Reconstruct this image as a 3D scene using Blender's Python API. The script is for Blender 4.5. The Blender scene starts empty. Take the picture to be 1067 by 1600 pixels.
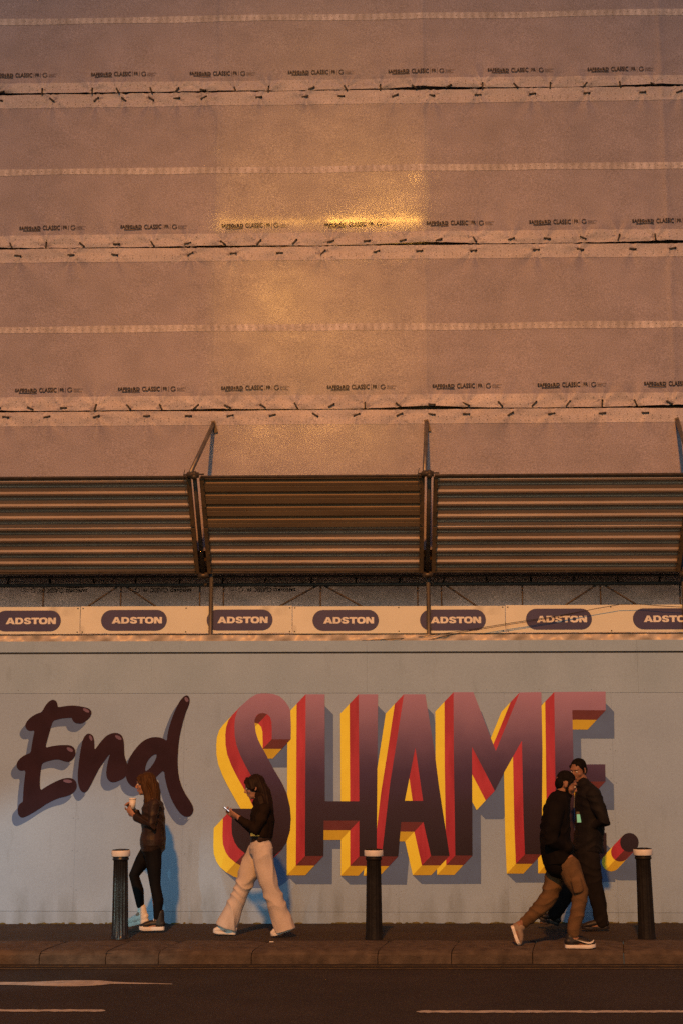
import bpy, bmesh, math, random
import numpy as np
from mathutils import Vector, Matrix, geometry
random.seed(7)
R = math.radians
S = bpy.context.scene
COL = S.collection

# ------------------------------------------------------------------ camera
CAM_Z, PITCH, YAW, FPX = 1.6, R(10.58), R(1.6), 2223.0
cd = bpy.data.cameras.new('camera')
cam = bpy.data.objects.new('camera', cd); COL.objects.link(cam)
cam.location = (0, 0, CAM_Z); cam.rotation_euler = (R(90) + PITCH, 0, YAW)
cd.sensor_fit = 'VERTICAL'; cd.sensor_height = 36.0; cd.lens = FPX / 1600 * 36.0
cd.clip_start = 0.1; cd.clip_end = 500
S.camera = cam
# ------------------------------------------------------------------ sky
W = bpy.data.worlds.new('World'); S.world = W; W.use_nodes = True
nt = W.node_tree; nt.nodes.clear()
sky = nt.nodes.new('ShaderNodeTexSky'); sky.sky_type = 'NISHITA'; sky.sun_disc = False
sky.sun_elevation = R(14); sky.sun_rotation = R(180)
mixn = nt.nodes.new('ShaderNodeMixRGB'); mixn.blend_type = 'MULTIPLY'; mixn.inputs[0].default_value = 1
mixn.inputs[2].default_value = (0.40, 0.55, 0.70, 1)      # dim blue-green night sky
bg = nt.nodes.new('ShaderNodeBackground'); bg.inputs[1].default_value = 0.075
wo = nt.nodes.new('ShaderNodeOutputWorld')
nt.links.new(sky.outputs[0], mixn.inputs[1]); nt.links.new(mixn.outputs[0], bg.inputs[0]); nt.links.new(bg.outputs[0], wo.inputs[0])
# ------------------------------------------------------------------ lamps
def lamp(name, kind, loc, color, watt, aim=None, radius=0.1, cone=None, blend=0.3):
    ld = bpy.data.lights.new(name, kind); ld.color = color; ld.energy = watt
    if kind in ('POINT', 'SPOT'): ld.shadow_soft_size = radius
    if kind == 'SPOT': ld.spot_size = R(cone); ld.spot_blend = blend
    o = bpy.data.objects.new(name, ld); COL.objects.link(o); o.location = loc
    if aim is not None:
        o.rotation_euler = (Vector(aim) - Vector(loc)).to_track_quat('-Z', 'Y').to_euler()
    return o
# sodium floodlight high on the far side of the street, a little to the left
lamp('street_floodlight', 'SPOT', (-5.0, -40.0, 40.0), (1.0, 0.335, 0.040), 166000, aim=(0.3, 16.0, -0.6), radius=1.3, cone=24.5, blend=0.95)
# low beams of a car waiting on the left, out of frame
lamp('headlight_light', 'SPOT', (-6.6, 12.6, 0.62), (0.60, 1.0, 0.95), 165, aim=(-3.6, 16.47, 0.0), radius=0.06, cone=42, blend=0.6)
lamp('headlight_light', 'SPOT', (-4.0, 10.0, 0.62), (0.60, 1.0, 0.95), 120, aim=(-2.0, 16.47, -0.25), radius=0.05, cone=24, blend=0.7)
S.view_settings.view_transform = 'Standard'; S.view_settings.look = 'None'
S.view_settings.exposure = 0.0; S.view_settings.gamma = 1.0; S.view_settings.use_curve_mapping = False
S.render.engine = 'CYCLES'; S.cycles.use_denoising = False
S.cycles.max_bounces = 8

# ------------------------------------------------------------------ helpers
RM = cam.rotation_euler.to_matrix()
def ray(px, py): return RM @ Vector(((px - 533.5) / FPX, -(py - 800) / FPX, -1))
def at(px, py, Y):
    d = ray(px, py); return Vector((0, 0, CAM_Z)) + d * (Y / d.y)
GS = 0.004
def zg(x): return GS * x
def ground(px, py, z0=0.0):
    d = ray(px, py); t = (z0 - CAM_Z) / (d.z - GS * d.x); return Vector((0, 0, CAM_Z)) + d * t

def wloc(o):
    v = Vector((0, 0, 0))
    while o: v += o.location; o = o.parent
    return v
def tag(o, label=None, cat=None, group=None, kind=None):
    if label: o['label'] = label
    if cat: o['category'] = cat
    if group: o['group'] = group
    if kind: o['kind'] = kind
    return o
def empty(name, loc, label=None, cat=None, group=None, kind=None):
    o = bpy.data.objects.new(name, None); COL.objects.link(o); o.location = loc; o.empty_display_size = .1
    return tag(o, label, cat, group, kind)
def mk(name, verts, faces, m, parent=None, smooth=False, mats=None, midx=None):
    off = wloc(parent) if parent else Vector((0, 0, 0))
    me = bpy.data.meshes.new(name)
    va = np.asarray(verts, dtype=float).reshape(-1, 3) - np.array(off)
    me.from_pydata(va.tolist(), [], [tuple(map(int, f)) for f in faces])
    for mm in (mats or [m]): me.materials.append(mm)
    if midx is not None: me.polygons.foreach_set('material_index', midx)
    if smooth: me.polygons.foreach_set('use_smooth', [True] * len(me.polygons))
    me.update()
    o = bpy.data.objects.new(name, me); COL.objects.link(o)
    if parent: o.parent = parent
    return o
class MB:
    def __init__(s): s.v = []; s.f = []
    def add(s, v, f):
        b = len(s.v); s.v += [tuple(p) for p in v]; s.f += [tuple(i + b for i in q) for q in f]
    def box(s, c, size, rot=None):
        c = Vector(c); hx, hy, hz = [k / 2 for k in size]
        vs = [Vector((x * hx, y * hy, z * hz)) for x in (-1, 1) for y in (-1, 1) for z in (-1, 1)]
        if rot is not None: vs = [rot @ v for v in vs]
        s.add([v + c for v in vs], [(0, 1, 3, 2), (4, 6, 7, 5), (0, 4, 5, 1), (2, 3, 7, 6), (0, 2, 6, 4), (1, 5, 7, 3)])
    def tube(s, pts, r, n=12, caps=True):
        pts = [Vector(p) for p in pts]
        rs = r if isinstance(r, (list, tuple)) else [r] * len(pts)
        rings = []; up = None
        for i, p in enumerate(pts):
            t = ((pts[min(i + 1, len(pts) - 1)] - pts[max(i - 1, 0)])).normalized()
            if up is None:
                up = Vector((0, 0, 1)) if abs(t.z) < .9 else Vector((0, 1, 0))
            a = t.cross(up).normalized(); b = a.cross(t).normalized(); up = b
            q = rs[i]; q = q if isinstance(q, (list, tuple)) else (q, q)
            rings.append([p + a * (q[0] * math.cos(k * 2 * math.pi / n)) + b * (q[1] * math.sin(k * 2 * math.pi / n)) for k in range(n)])
        vs = [v for rg in rings for v in rg]; fs = []
        for i in range(len(pts) - 1):
            for k in range(n):
                fs.append((i * n + k, i * n + (k + 1) % n, (i + 1) * n + (k + 1) % n, (i + 1) * n + k))
        if caps:
            fs.append(tuple(reversed(range(n)))); fs.append(tuple((len(pts) - 1) * n + k for k in range(n)))
        s.add(vs, fs)
    def limb(s, pts, rs, n=14, lat=(0, 1, 0), flat=False):
        """closed tube with round ends; radii (in walking plane, sideways)"""
        pts = [Vector(p) for p in pts]; lat = Vector(lat)
        rs = [q if isinstance(q, (list, tuple)) else (q, q) for q in rs]
        # round ends
        P = []; Q = []
        t0 = (pts[0] - pts[1]).normalized(); t1 = (pts[-1] - pts[-2]).normalized()
        for a in (80, 55, 28):
            m = min(rs[0]); P.append(pts[0] + t0 * (m * math.sin(R(a)))); Q.append((rs[0][0] * math.cos(R(a)), rs[0][1] * math.cos(R(a))))
        P += pts; Q += rs
        for a in (() if flat else (28, 55, 80)):
            m = min(rs[-1]); P.append(pts[-1] + t1 * (m * math.sin(R(a)))); Q.append((rs[-1][0] * math.cos(R(a)), rs[-1][1] * math.cos(R(a))))
        vs = []; fs = []
        for i, p in enumerate(P):
            t = (P[min(i + 1, len(P) - 1)] - P[max(i - 1, 0)]).normalized()
            b = (lat - t * lat.dot(t)).normalized(); a = b.cross(t).normalized()
            for k in range(n):
                th = 2 * math.pi * k / n
                vs.append(p + a * (Q[i][0] * math.cos(th)) + b * (Q[i][1] * math.sin(th)))
        for i in range(len(P) - 1):
            for k in range(n):
                fs.append((i * n + k, i * n + (k + 1) % n, (i + 1) * n + (k + 1) % n, (i + 1) * n + k))
        fs.append(tuple(reversed(range(n)))); fs.append(tuple((len(P) - 1) * n + k for k in range(n)))
        s.add(vs, fs)
    def ball(s, c, r, M=None, nu=16, nv=10):
        c = Vector(c); r = r if isinstance(r, (list, tuple)) else (r, r, r)
        vs = []; fs = []
        for j in range(1, nv):
            ph = math.pi * j / nv
            for i in range(nu):
                th = 2 * math.pi * i / nu
                vs.append(Vector((r[0] * math.sin(ph) * math.cos(th), r[1] * math.sin(ph) * math.sin(th), r[2] * math.cos(ph))))
        top = len(vs); vs.append(Vector((0, 0, r[2]))); bot = len(vs); vs.append(Vector((0, 0, -r[2])))
        for j in range(nv - 2):
            for i in range(nu):
                fs.append((j * nu + i, (j + 1) * nu + i, (j + 1) * nu + (i + 1) % nu, j * nu + (i + 1) % nu))
        for i in range(nu):
            fs.append((top, i, (i + 1) % nu)); fs.append((bot, (nv - 2) * nu + (i + 1) % nu, (nv - 2) * nu + i))
        if M is not None: vs = [M @ v for v in vs]
        s.add([v + c for v in vs], fs)
    def lathe(s, prof, n=32, c=(0, 0, 0), flute=None):
        vs = []; fs = []
        for (r, z, fl) in prof:
            for k in range(n):
                th = 2 * math.pi * k / n
                rr = r - (fl * (0.5 + 0.5 * math.cos(flute * th)) ** .6 if flute and fl else 0)
                vs.append((c[0] + rr * math.cos(th), c[1] + rr * math.sin(th), c[2] + z))
        for i in range(len(prof) - 1):
            for k in range(n):
                fs.append((i * n + k, i * n + (k + 1) % n, (i + 1) * n + (k + 1) % n, (i + 1) * n + k))
        fs.append(tuple(reversed(range(n)))); fs.append(tuple((len(prof) - 1) * n + k for k in range(n)))
        s.add(vs, fs)
    def build(s, name, m, parent=None, smooth=False): return mk(name, s.v, s.f, m, parent, smooth)

def mat(name, col, rough=.7, metal=0., var=.12, scale=6., bump=0., bscale=120., spec=.4, col2=None, detail=6., emit=None, trans=0., stretch=None):
    m = bpy.data.materials.new(name); m.use_nodes = True; t = m.node_tree; N = t.nodes; L = t.links
    b = N['Principled BSDF']
    b.inputs['Roughness'].default_value = rough; b.inputs['Metallic'].default_value = metal
    b.inputs['Specular IOR Level'].default_value = spec
    tc = N.new('ShaderNodeTexCoord'); src = tc.outputs['Object']
    if stretch:
        mp = N.new('ShaderNodeMapping'); mp.inputs['Scale'].default_value = stretch; L.new(src, mp.inputs[0]); src = mp.outputs[0]
    nz = N.new('ShaderNodeTexNoise'); nz.inputs['Scale'].default_value = scale; nz.inputs['Detail'].default_value = detail
    L.new(src, nz.inputs['Vector'])
    rp = N.new('ShaderNodeValToRGB'); rp.color_ramp.elements[0].position = .3; rp.color_ramp.elements[1].position = .7
    c2 = col2 or [min(1, c * (1 + var)) for c in col]; c1 = col if col2 else [c * (1 - var) for c in col]
    rp.color_ramp.elements[0].color = (*c1, 1); rp.color_ramp.elements[1].color = (*c2, 1)
    L.new(nz.outputs[0], rp.inputs[0]); L.new(rp.outputs[0], b.inputs['Base Color'])
    if bump:
        n2 = N.new('ShaderNodeTexNoise'); n2.inputs['Scale'].default_value = bscale; n2.inputs['Detail'].default_value = 4
        L.new(src, n2.inputs['Vector'])
        bp = N.new('ShaderNodeBump'); bp.inputs['Strength'].default_value = bump; bp.inputs['Distance'].default_value = .01
        L.new(n2.outputs[0], bp.inputs['Height']); L.new(bp.outputs[0], b.inputs['Normal'])
    if emit:
        b.inputs['Emission Color'].default_value = (*emit[:3], 1); b.inputs['Emission Strength'].default_value = emit[3]
    return m

# ------------------------------------------------------------------ materials
def asphalt(name, c, c2, sc):
    m = mat(name, c, .85, col2=c2, scale=sc, bump=.5, bscale=160, spec=.3)
    t = m.node_tree; N = t.nodes; L = t.links; b = N['Principled BSDF']
    rp = N['Color Ramp']
    tc = N['Texture Coordinate']
    v = N.new('ShaderNodeTexVoronoi'); v.inputs['Scale'].default_value = 90; L.new(tc.outputs['Object'], v.inputs['Vector'])
    r2 = N.new('ShaderNodeValToRGB'); r2.color_ramp.elements[0].color = (.55, .55, .55, 1); r2.color_ramp.elements[1].color = (1.5, 1.45, 1.4, 1)
    L.new(v.outputs['Color'], r2.inputs[0])
    mx = N.new('ShaderNodeMixRGB'); mx.blend_type = 'MULTIPLY'; mx.inputs[0].default_value = 1
    L.new(rp.outputs[0], mx.inputs[1]); L.new(r2.outputs[0], mx.inputs[2]); L.new(mx.outputs[0], b.inputs['Base Color'])
    return m
M_road = asphalt('road_asphalt', (.023, .020, .021), (.037, .032, .032), 1.2)
M_path = asphalt('footpath_asphalt', (.032, .026, .022), (.052, .042, .034), 1.6)
M_kerb = mat('kerb_stone', (.050, .038, .030), .9, col2=(.115, .090, .070), scale=9, bump=.8, bscale=60)
M_joint = mat('mortar', (.02, .018, .016), .95)
M_yellow_line = mat('worn_yellow_line', (.05, .045, .03), .8, col2=(.20, .15, .06), scale=14)
M_white_line = mat('worn_white_line', (.30, .30, .30), .8, col2=(.55, .54, .52), scale=10)
M_moss = mat('moss', (.06, .07, .02), .95, col2=(.16, .14, .05), scale=20)
M_hoard = mat('hoarding_paint', (.29, .43, .66), .62, col2=(.33, .485, .73), scale=1.4, bump=.12, bscale=70, spec=.25, detail=8)
M_hoard2 = mat('hoarding_top_paint', (.285, .43, .64), .62, col2=(.325, .48, .71), scale=2.1, bump=.12, bscale=70, spec=.25)
M_darkline = mat('dark_line', (.012, .02, .03), .6)
M_screw = mat('screw_head', (.22, .31, .45), .6)
def dirt(m):
    t = m.node_tree; N = t.nodes; L = t.links; b = N['Principled BSDF']
    g = N.new('ShaderNodeNewGeometry'); sx = N.new('ShaderNodeSeparateXYZ'); L.new(g.outputs['Position'], sx.inputs[0])
    mp = N.new('ShaderNodeMapping'); mp.inputs['Scale'].default_value = (5, 5, 1.2); L.new(g.outputs['Position'], mp.inputs[0])
    nz = N.new('ShaderNodeTexNoise'); nz.inputs['Scale'].default_value = 1.6; nz.inputs['Detail'].default_value = 9; L.new(mp.outputs[0], nz.inputs['Vector'])
    mr = N.new('ShaderNodeMapRange'); mr.inputs['From Min'].default_value = .0; mr.inputs['From Max'].default_value = .45; mr.inputs['To Min'].default_value = .30; mr.inputs['To Max'].default_value = .0; L.new(sx.outputs[2], mr.inputs['Value'])
    ad = N.new('ShaderNodeMath'); ad.operation = 'ADD'; L.new(mr.outputs[0], ad.inputs[0]); L.new(nz.outputs[0], ad.inputs[1])
    rp = N.new('ShaderNodeValToRGB'); rp.color_ramp.elements[0].position = .62; rp.color_ramp.elements[0].color = (1, 1, 1, 1)
    rp.color_ramp.elements[1].position = .95; rp.color_ramp.elements[1].color = (.74, .72, .68, 1); L.new(ad.outputs[0], rp.inputs[0])
    fs = N.new('ShaderNodeTexNoise'); fs.inputs['Scale'].default_value = 75; fs.inputs['Detail'].default_value = 2; L.new(g.outputs['Position'], fs.inputs['Vector'])
    r2 = N.new('ShaderNodeMapRange'); r2.inputs['From Min'].default_value = .3; r2.inputs['From Max'].default_value = .7; r2.inputs['To Min'].default_value = .93; r2.inputs['To Max'].default_value = 1.07; L.new(fs.outputs[0], r2.inputs['Value'])
    src = b.inputs['Base Color'].links[0].from_socket
    for k in (rp.outputs[0], r2.outputs[0]):
        mx = N.new('ShaderNodeMixRGB'); mx.blend_type = 'MULTIPLY'; mx.inputs[0].default_value = 1
        L.new(src, mx.inputs[1]); L.new(k, mx.inputs[2]); src = mx.outputs[0]
    L.new(src, b.inputs['Base Color'])
dirt(M_hoard); dirt(M_hoard2)
PAINT = {
    'yellow': mat('paint_yellow', (.84, .77, .05), .5, col2=(.90, .84, .065), scale=7),
    'dyellow': mat('paint_dark_yellow', (.52, .40, .015), .5, col2=(.60, .46, .025), scale=7),
    'red': mat('paint_red', (.32, .012, .04), .5, col2=(.50, .038, .08), scale=3, stretch=(3, 3, .6)),
    'dred': mat('paint_dark_red', (.10, .012, .018), .5, col2=(.13, .02, .028), scale=6),
    'shadow': mat('paint_blue_grey', (.085, .155, .36), .55, col2=(.10, .185, .43), scale=4),
    'brown': mat('paint_brown', (.022, .009, .020), .6, spec=.15, col2=(.032, .014, .028), scale=5),
    'hilite': mat('paint_mauve', (.13, .085, .16), .5, col2=(.16, .10, .20), scale=8),
}
def gradient_paint():
    m = bpy.data.materials.new('paint_plum_fade'); m.use_nodes = True; t = m.node_tree; N = t.nodes; L = t.links; b = N['Principled BSDF']
    b.inputs['Roughness'].default_value = .5; b.inputs['Specular IOR Level'].default_value = .25
    g = N.new('ShaderNodeNewGeometry'); sx = N.new('ShaderNodeSeparateXYZ'); L.new(g.outputs['Position'], sx.inputs[0])
    nz = N.new('ShaderNodeTexNoise'); nz.inputs['Scale'].default_value = 5; L.new(g.outputs['Position'], nz.inputs['Vector'])
    ma = N.new('ShaderNodeMath'); ma.operation = 'MULTIPLY_ADD'; ma.inputs[1].default_value = .16; L.new(nz.outputs[0], ma.inputs[0]); L.new(sx.outputs[2], ma.inputs[2])
    mr = N.new('ShaderNodeMapRange'); z1 = at(660, 1083, 16.47).z + .08; z0 = at(660, 1338, 16.47).z + .08
    mr.inputs['From Min'].default_value = z0; mr.inputs['From Max'].default_value = z1; L.new(ma.outputs[0], mr.inputs['Value'])
    rp = N.new('ShaderNodeValToRGB'); e = rp.color_ramp.elements
    e[0].position = 0; e[0].color = (.018, .010, .020, 1); e[1].position = 1; e[1].color = (.37, .225, .40, 1)
    for p, c in ((.3, (.036, .022, .05)), (.50, (.058, .036, .105)), (.60, (.095, .062, .15)), (.70, (.155, .10, .215)), (.86, (.28, .18, .33))):
        x = e.new(p); x.color = (*c, 1)
    L.new(mr.outputs[0], rp.inputs[0]); L.new(rp.outputs[0], b.inputs['Base Color'])
    return m
PAINT['face'] = gradient_paint()

def sheet_mat(name, c, c2, trans, pleat_shade=False):
    m = mat(name, c, .42, col2=c2, scale=1.1, spec=.35, detail=9)
    t = m.node_tree; N = t.nodes; L = t.links; b = N['Principled BSDF']; out = N['Material Output']; tc = N['Texture Coordinate']
    def noise(scale, vec, det=2):
        mp = N.new('ShaderNodeMapping'); mp.inputs['Scale'].default_value = vec; L.new(tc.outputs['Object'], mp.inputs[0])
        n = N.new('ShaderNodeTexNoise'); n.inputs['Scale'].default_value = scale; n.inputs['Detail'].default_value = det; L.new(mp.outputs[0], n.inputs['Vector']); return n.outputs[0]
    def rng(x, a, b_, lo=.3, hi=.7):
        r = N.new('ShaderNodeMapRange'); r.inputs['From Min'].default_value = lo; r.inputs['From Max'].default_value = hi
        r.inputs['To Min'].default_value = a; r.inputs['To Max'].default_value = b_; L.new(x, r.inputs['Value']); return r.outputs[0]
    def mul(a, b_):
        k = N.new('ShaderNodeMath'); k.operation = 'MULTIPLY'; L.new(a, k.inputs[0]); L.new(b_, k.inputs[1]); return k.outputs[0]
    weave = noise(1, (70, 70, 130), 1)          # the scrim threads
    fine = noise(85, (1, 1, 1), 1)
    patch = noise(2.6, (1, 1, 1.6), 5)
    bp = N.new('ShaderNodeBump'); bp.inputs['Strength'].default_value = .5; bp.inputs['Distance'].default_value = .006
    L.new(weave, bp.inputs['Height']); L.new(bp.outputs[0], b.inputs['Normal'])
    col = N['Color Ramp'].outputs[0]
    def tint(col, fac):
        mx = N.new('ShaderNodeMixRGB'); mx.blend_type = 'MULTIPLY'; mx.inputs[0].default_value = 1
        L.new(col, mx.inputs[1]); L.new(fac, mx.inputs[2]); return mx.outputs[0]
    col = tint(tint(col, mul(rng(fine, .80, 1.2), rng(weave, .84, 1.16))), rng(patch, .90, 1.09))
    if pleat_shade:
        wv = N.new('ShaderNodeTexWave'); wv.bands_direction = 'X'; wv.inputs['Scale'].default_value = 3.4; wv.inputs['Distortion'].default_value = 2.5
        wv.inputs['Detail'].default_value = 3; L.new(tc.outputs['Object'], wv.inputs['Vector'])
        col = tint(col, mul(rng(wv.outputs['Fac'], .80, 1.06, 0, 1), rng(patch, .8, 1.15)))  # pleat shading put into the colour as stripes; no pleat geometry
    L.new(col, b.inputs['Base Color'])
    tr = N.new('ShaderNodeBsdfTranslucent'); tcol = N.new('ShaderNodeMixRGB'); tcol.blend_type = 'MULTIPLY'; tcol.inputs[0].default_value = 1
    tcol.inputs[1].default_value = (.80, .74, .62, 1); L.new(mul(mul(rng(patch, .62, 1.15), rng(weave, .6, 1.3)), rng(fine, .75, 1.2)), tcol.inputs[2]); L.new(tcol.outputs[0], tr.inputs[0])
    L.new(bp.outputs[0], tr.inputs['Normal'])
    ms = N.new('ShaderNodeMixShader'); ms.inputs[0].default_value = trans
    L.new(b.outputs[0], ms.inputs[1]); L.new(tr.outputs[0], ms.inputs[2]); L.new(ms.outputs[0], out.inputs[0])
    return m
M_sheet = sheet_mat('sheeting', (.36, .335, .42), (.42, .385, .475), .24)
M_band = sheet_mat('sheeting_band', (.44, .41, .47), (.58, .54, .60), .12)
M_bandrib = sheet_mat('sheeting_pleat_shade_band', (.50, .47, .53), (.62, .58, .64), .12, pleat_shade=True)
M_print = mat('black_print', (.012, .010, .012), .6)
M_tie = mat('tie_rubber', (.014, .012, .012), .6)
M_eyelet = mat('eyelet', (.10, .10, .12), .5, metal=.5)
M_poly = mat('polythene', (.42, .38, .35), .42, col2=(.58, .53, .48), scale=12, bump=.6, bscale=14, spec=.6)
M_tube = mat('galvanised_tube', (.13, .125, .12), .5, metal=.7, col2=(.24, .22, .20), scale=10, stretch=(1, 1, .2))
M_tubedark = mat('weathered_tube', (.05, .045, .04), .6, metal=.5, col2=(.10, .085, .07), scale=12)
M_coupler = mat('coupler_steel', (.06, .05, .04), .55, metal=.6, col2=(.14, .11, .08), scale=25)
M_corr = mat('galvanised_decking', (.24, .178, .14), .32, metal=.12, col2=(.38, .295, .24), scale=2.4, bump=.15, bscale=26, stretch=(.35, 3, 3))
M_corr_rust = mat('rusted_decking', (.16, .108, .066), .7, metal=.1, col2=(.24, .168, .10), scale=2.2, stretch=(.5, 3, 3))
M_channel = mat('rusty_channel', (.09, .065, .04), .8, metal=.2, col2=(.17, .115, .065), scale=9)
M_board = mat('scaffold_board', (.05, .035, .022), .9, col2=(.09, .06, .04), scale=4)
M_banner = mat('banner_white', (.64, .66, .60), .45, col2=(.73, .74, .68), scale=2.2, spec=.35)
M_navy = mat('logo_navy', (.036, .030, .105), .45, col2=(.050, .040, .125), scale=3)
M_bannertext = mat('banner_letter', (.74, .73, .72), .45)
M_cable = mat('cable_black', (.02, .018, .018), .6)
M_iron = mat('bollard_iron', (.010, .010, .012), .32, col2=(.02, .019, .02), scale=14, spec=.6, bump=.25, bscale=50)
M_ironw = mat('bollard_weathered', (.011, .010, .010), .5, col2=(.020, .018, .017), scale=12, spec=.12, bump=.3, bscale=50)
M_cap = mat('bollard_white', (.66, .66, .66), .55, col2=(.84, .83, .82), scale=10)
# smoke smears on the banner
def smear(m):
    t = m.node_tree; N = t.nodes; L = t.links; b = N['Principled BSDF']; tc = N['Texture Coordinate']
    nz = N.new('ShaderNodeTexNoise'); nz.inputs['Scale'].default_value = 1.9; nz.inputs['Detail'].default_value = 5; L.new(tc.outputs['Object'], nz.inputs['Vector'])
    rp = N.new('ShaderNodeValToRGB'); rp.color_ramp.elements[0].position = .60; rp.color_ramp.elements[0].color = (1, 1, 1, 1)
    rp.color_ramp.elements[1].position = .80; rp.color_ramp.elements[1].color = (.35, .32, .30, 1); L.new(nz.outputs[0], rp.inputs[0])
    mx = N.new('ShaderNodeMixRGB'); mx.blend_type = 'MULTIPLY'; mx.inputs[0].default_value = 1
    L.new(N['Color Ramp'].outputs[0], mx.inputs[1]); L.new(rp.outputs[0], mx.inputs[2]); L.new(mx.outputs[0], b.inputs['Base Color'])
smear(M_banner)

# ------------------------------------------------------------------ ground
YW = 16.47           # hoarding face
YP = 16.62           # scaffold front standards
YKB, YKF = 14.72, 14.02
XL, XR = -6.6, 6.6
def strip(name, x0, x1, y0, y1, z, m, parent=None, nx=2, kind=None, wob=0, seed=0):
    rnd = random.Random(seed); vs = []; fs = []
    for i in range(nx):
        x = x0 + (x1 - x0) * i / (nx - 1)
        a = rnd.uniform(-wob, wob); b = rnd.uniform(-wob, wob)
        vs += [(x, y0 + a, zg(x) + z), (x, y1 + b, zg(x) + z)]
    for i in range(nx - 1): fs.append((2 * i, 2 * i + 2, 2 * i + 3, 2 * i + 1))
    o = mk(name, vs, fs, m, parent)
    if kind: o['kind'] = kind
    return o
road = empty('road', (0, 0, -.13), kind='structure')
strip('asphalt', -60, 60, -40, YKF - .02, -.13, M_road, road)
def line_patch(name, pts_top, pts_bot, m, z=-.126):
    """ribbon between two pixel polylines on the road"""
    n = len(pts_top); vs = []
    for p, q in zip(pts_top, pts_bot):
        a = ground(*p, z); b = ground(*q, z); vs += [a, b]
    fs = [(2 * i, 2 * i + 1, 2 * i + 3, 2 * i + 2) for i in range(n - 1)]
    return mk(name, vs, fs, m, road)
def rough_line(name, x0, x1, y, h, seed, m=M_white_line, slope=0.0, step=6):
    rnd = random.Random(seed); xs = np.linspace(x0, x1, max(3, int(abs(x1 - x0) / step)))
    t = [(x, y + slope * (x - x0) - h / 2 + rnd.uniform(-.45, .45)) for x in xs]; b = [(x, y + slope * (x - x0) + h / 2 + rnd.uniform(-.45, .45)) for x in xs]
    t[0] = (x0, y - h * .1); b[0] = (x0, y + h * .1); b[-1] = (x1, y + slope * (x1 - x0) + h * .2); t[-1] = (x1, y + slope * (x1 - x0) - h * .2)
    return line_patch(name, t, b, m)
rough_line('road_marking', -260, 165, 1578.5, 3.4, 1, slope=.001)
rough_line('road_marking', 650, 1330, 1580.5, 3.4, 2, slope=-.0005)
tx = [-260, -100, 0, 40, 72, 100, 120, 140, 158, 175, 205, 240, 270]
line_patch('road_marking', [(x, y) for x, y in zip(tx, [1534.5, 1534, 1534.3, 1534.4, 1533.2, 1532, 1531.6, 1531.6, 1532, 1533.6, 1535, 1536, 1537])],
           [(x, y) for x, y in zip(tx, [1537, 1537, 1538.5, 1539.3, 1540.6, 1541, 1540.9, 1540.4, 1539, 1537.2, 1537.2, 1537.5, 1537.8])], M_white_line)
strip('yellow_line', -30, 30, 13.80, 13.845, -.126, M_yellow_line, road, 200, wob=.008, seed=5)
strip('yellow_line', -30, 30, 13.62, 13.665, -.126, M_yellow_line, road, 200, wob=.008, seed=6)
foot = empty('footpath', (0, 15.6, 0), kind='structure')
strip('asphalt', -60, 60, YKB - .05, YW + .4, 0.0, M_path, foot)
# uneven dark patches / repairs, flush sheets 4 mm up
rp_ = random.Random(11)
kerb = empty('kerb', (0, 14.4, 0), kind='structure')
strip('bedding', -60, 60, YKF + .02, YKB + .03, -.035, M_joint, kerb)
joints = [ground(px, 1486, 0).x for px in (-170, -55, 66, 170, 253, 399, 597, 713, 841, 985, 1120, 1240)]
def kerb_stone(x0, x1, seed):
    rnd = random.Random(seed)
    prof = [(YKF, -.145), (YKF - .004, -.05)]
    rr = .075
    for a in (0, 20, 40, 60, 80): prof.append((YKF + rr - rr * math.cos(R(a)), -.068 + rr * .8 * math.sin(R(a))))
    prof += [(YKF + .20, .000), (YKF + .45, .006), (YKB, .007), (YKB, -.145)]
    n = len(prof); vs = []; xs = np.linspace(x0 + .004, x1 - .004, 7)
    for i, x in enumerate(xs):
        e = .010 if i in (0, 6) else 0
        sl = .0
        for (y, z) in prof:
            sk = (y - 14.3) * .16 if i in (0, 6) else 0
            vs.append((x + sk, y + e * .4 + rnd.uniform(-.004, .004), z + zg(x) - (e if z > -.1 else 0) + rnd.uniform(-.003, .003)))
    fs = []
    for i in range(6):
        for k in range(n): fs.append((i * n + k, i * n + (k + 1) % n, (i + 1) * n + (k + 1) % n, (i + 1) * n + k))
    fs.append(tuple(reversed(range(n)))); fs.append(tuple(6 * n + k for k in range(n)))
    o = mk('kerb_stone', vs, fs, M_kerb, kerb)
    return o
for i in range(len(joints) - 1): kerb_stone(joints[i], joints[i + 1], 50 + i)

# ------------------------------------------------------------------ hoarding
hoard = empty('hoarding', (0, YW + .05, 0), 'light blue painted plywood hoarding with End SHAME mural behind the bollards', 'hoarding')
z_top = at(533, 1001, YW).z; z_bl = at(533, 1019.8, YW).z; z_s1 = at(533, 1083, YW).z; z_s2 = at(533, 1425, YW).z
TH = .02
def board(x0, x1, z0, z1, m, dy=0., n='board', slope=False):
    b = MB(); g = .0005
    vs = []
    for y in (YW + dy, YW + dy + TH):
        for (x, z) in ((x0 + g, z0), (x1 - g, z0), (x1 - g, z1), (x0 + g, z1)):
            vs.append((x, y, z + (zg(x) if slope and z == z0 else 0)))
    b.add(vs, [(0, 1, 2, 3), (5, 4, 7, 6), (0, 4, 5, 1), (1, 5, 6, 2), (2, 6, 7, 3), (3, 7, 4, 0)])
    return b.build(n, m, hoard)
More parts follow.
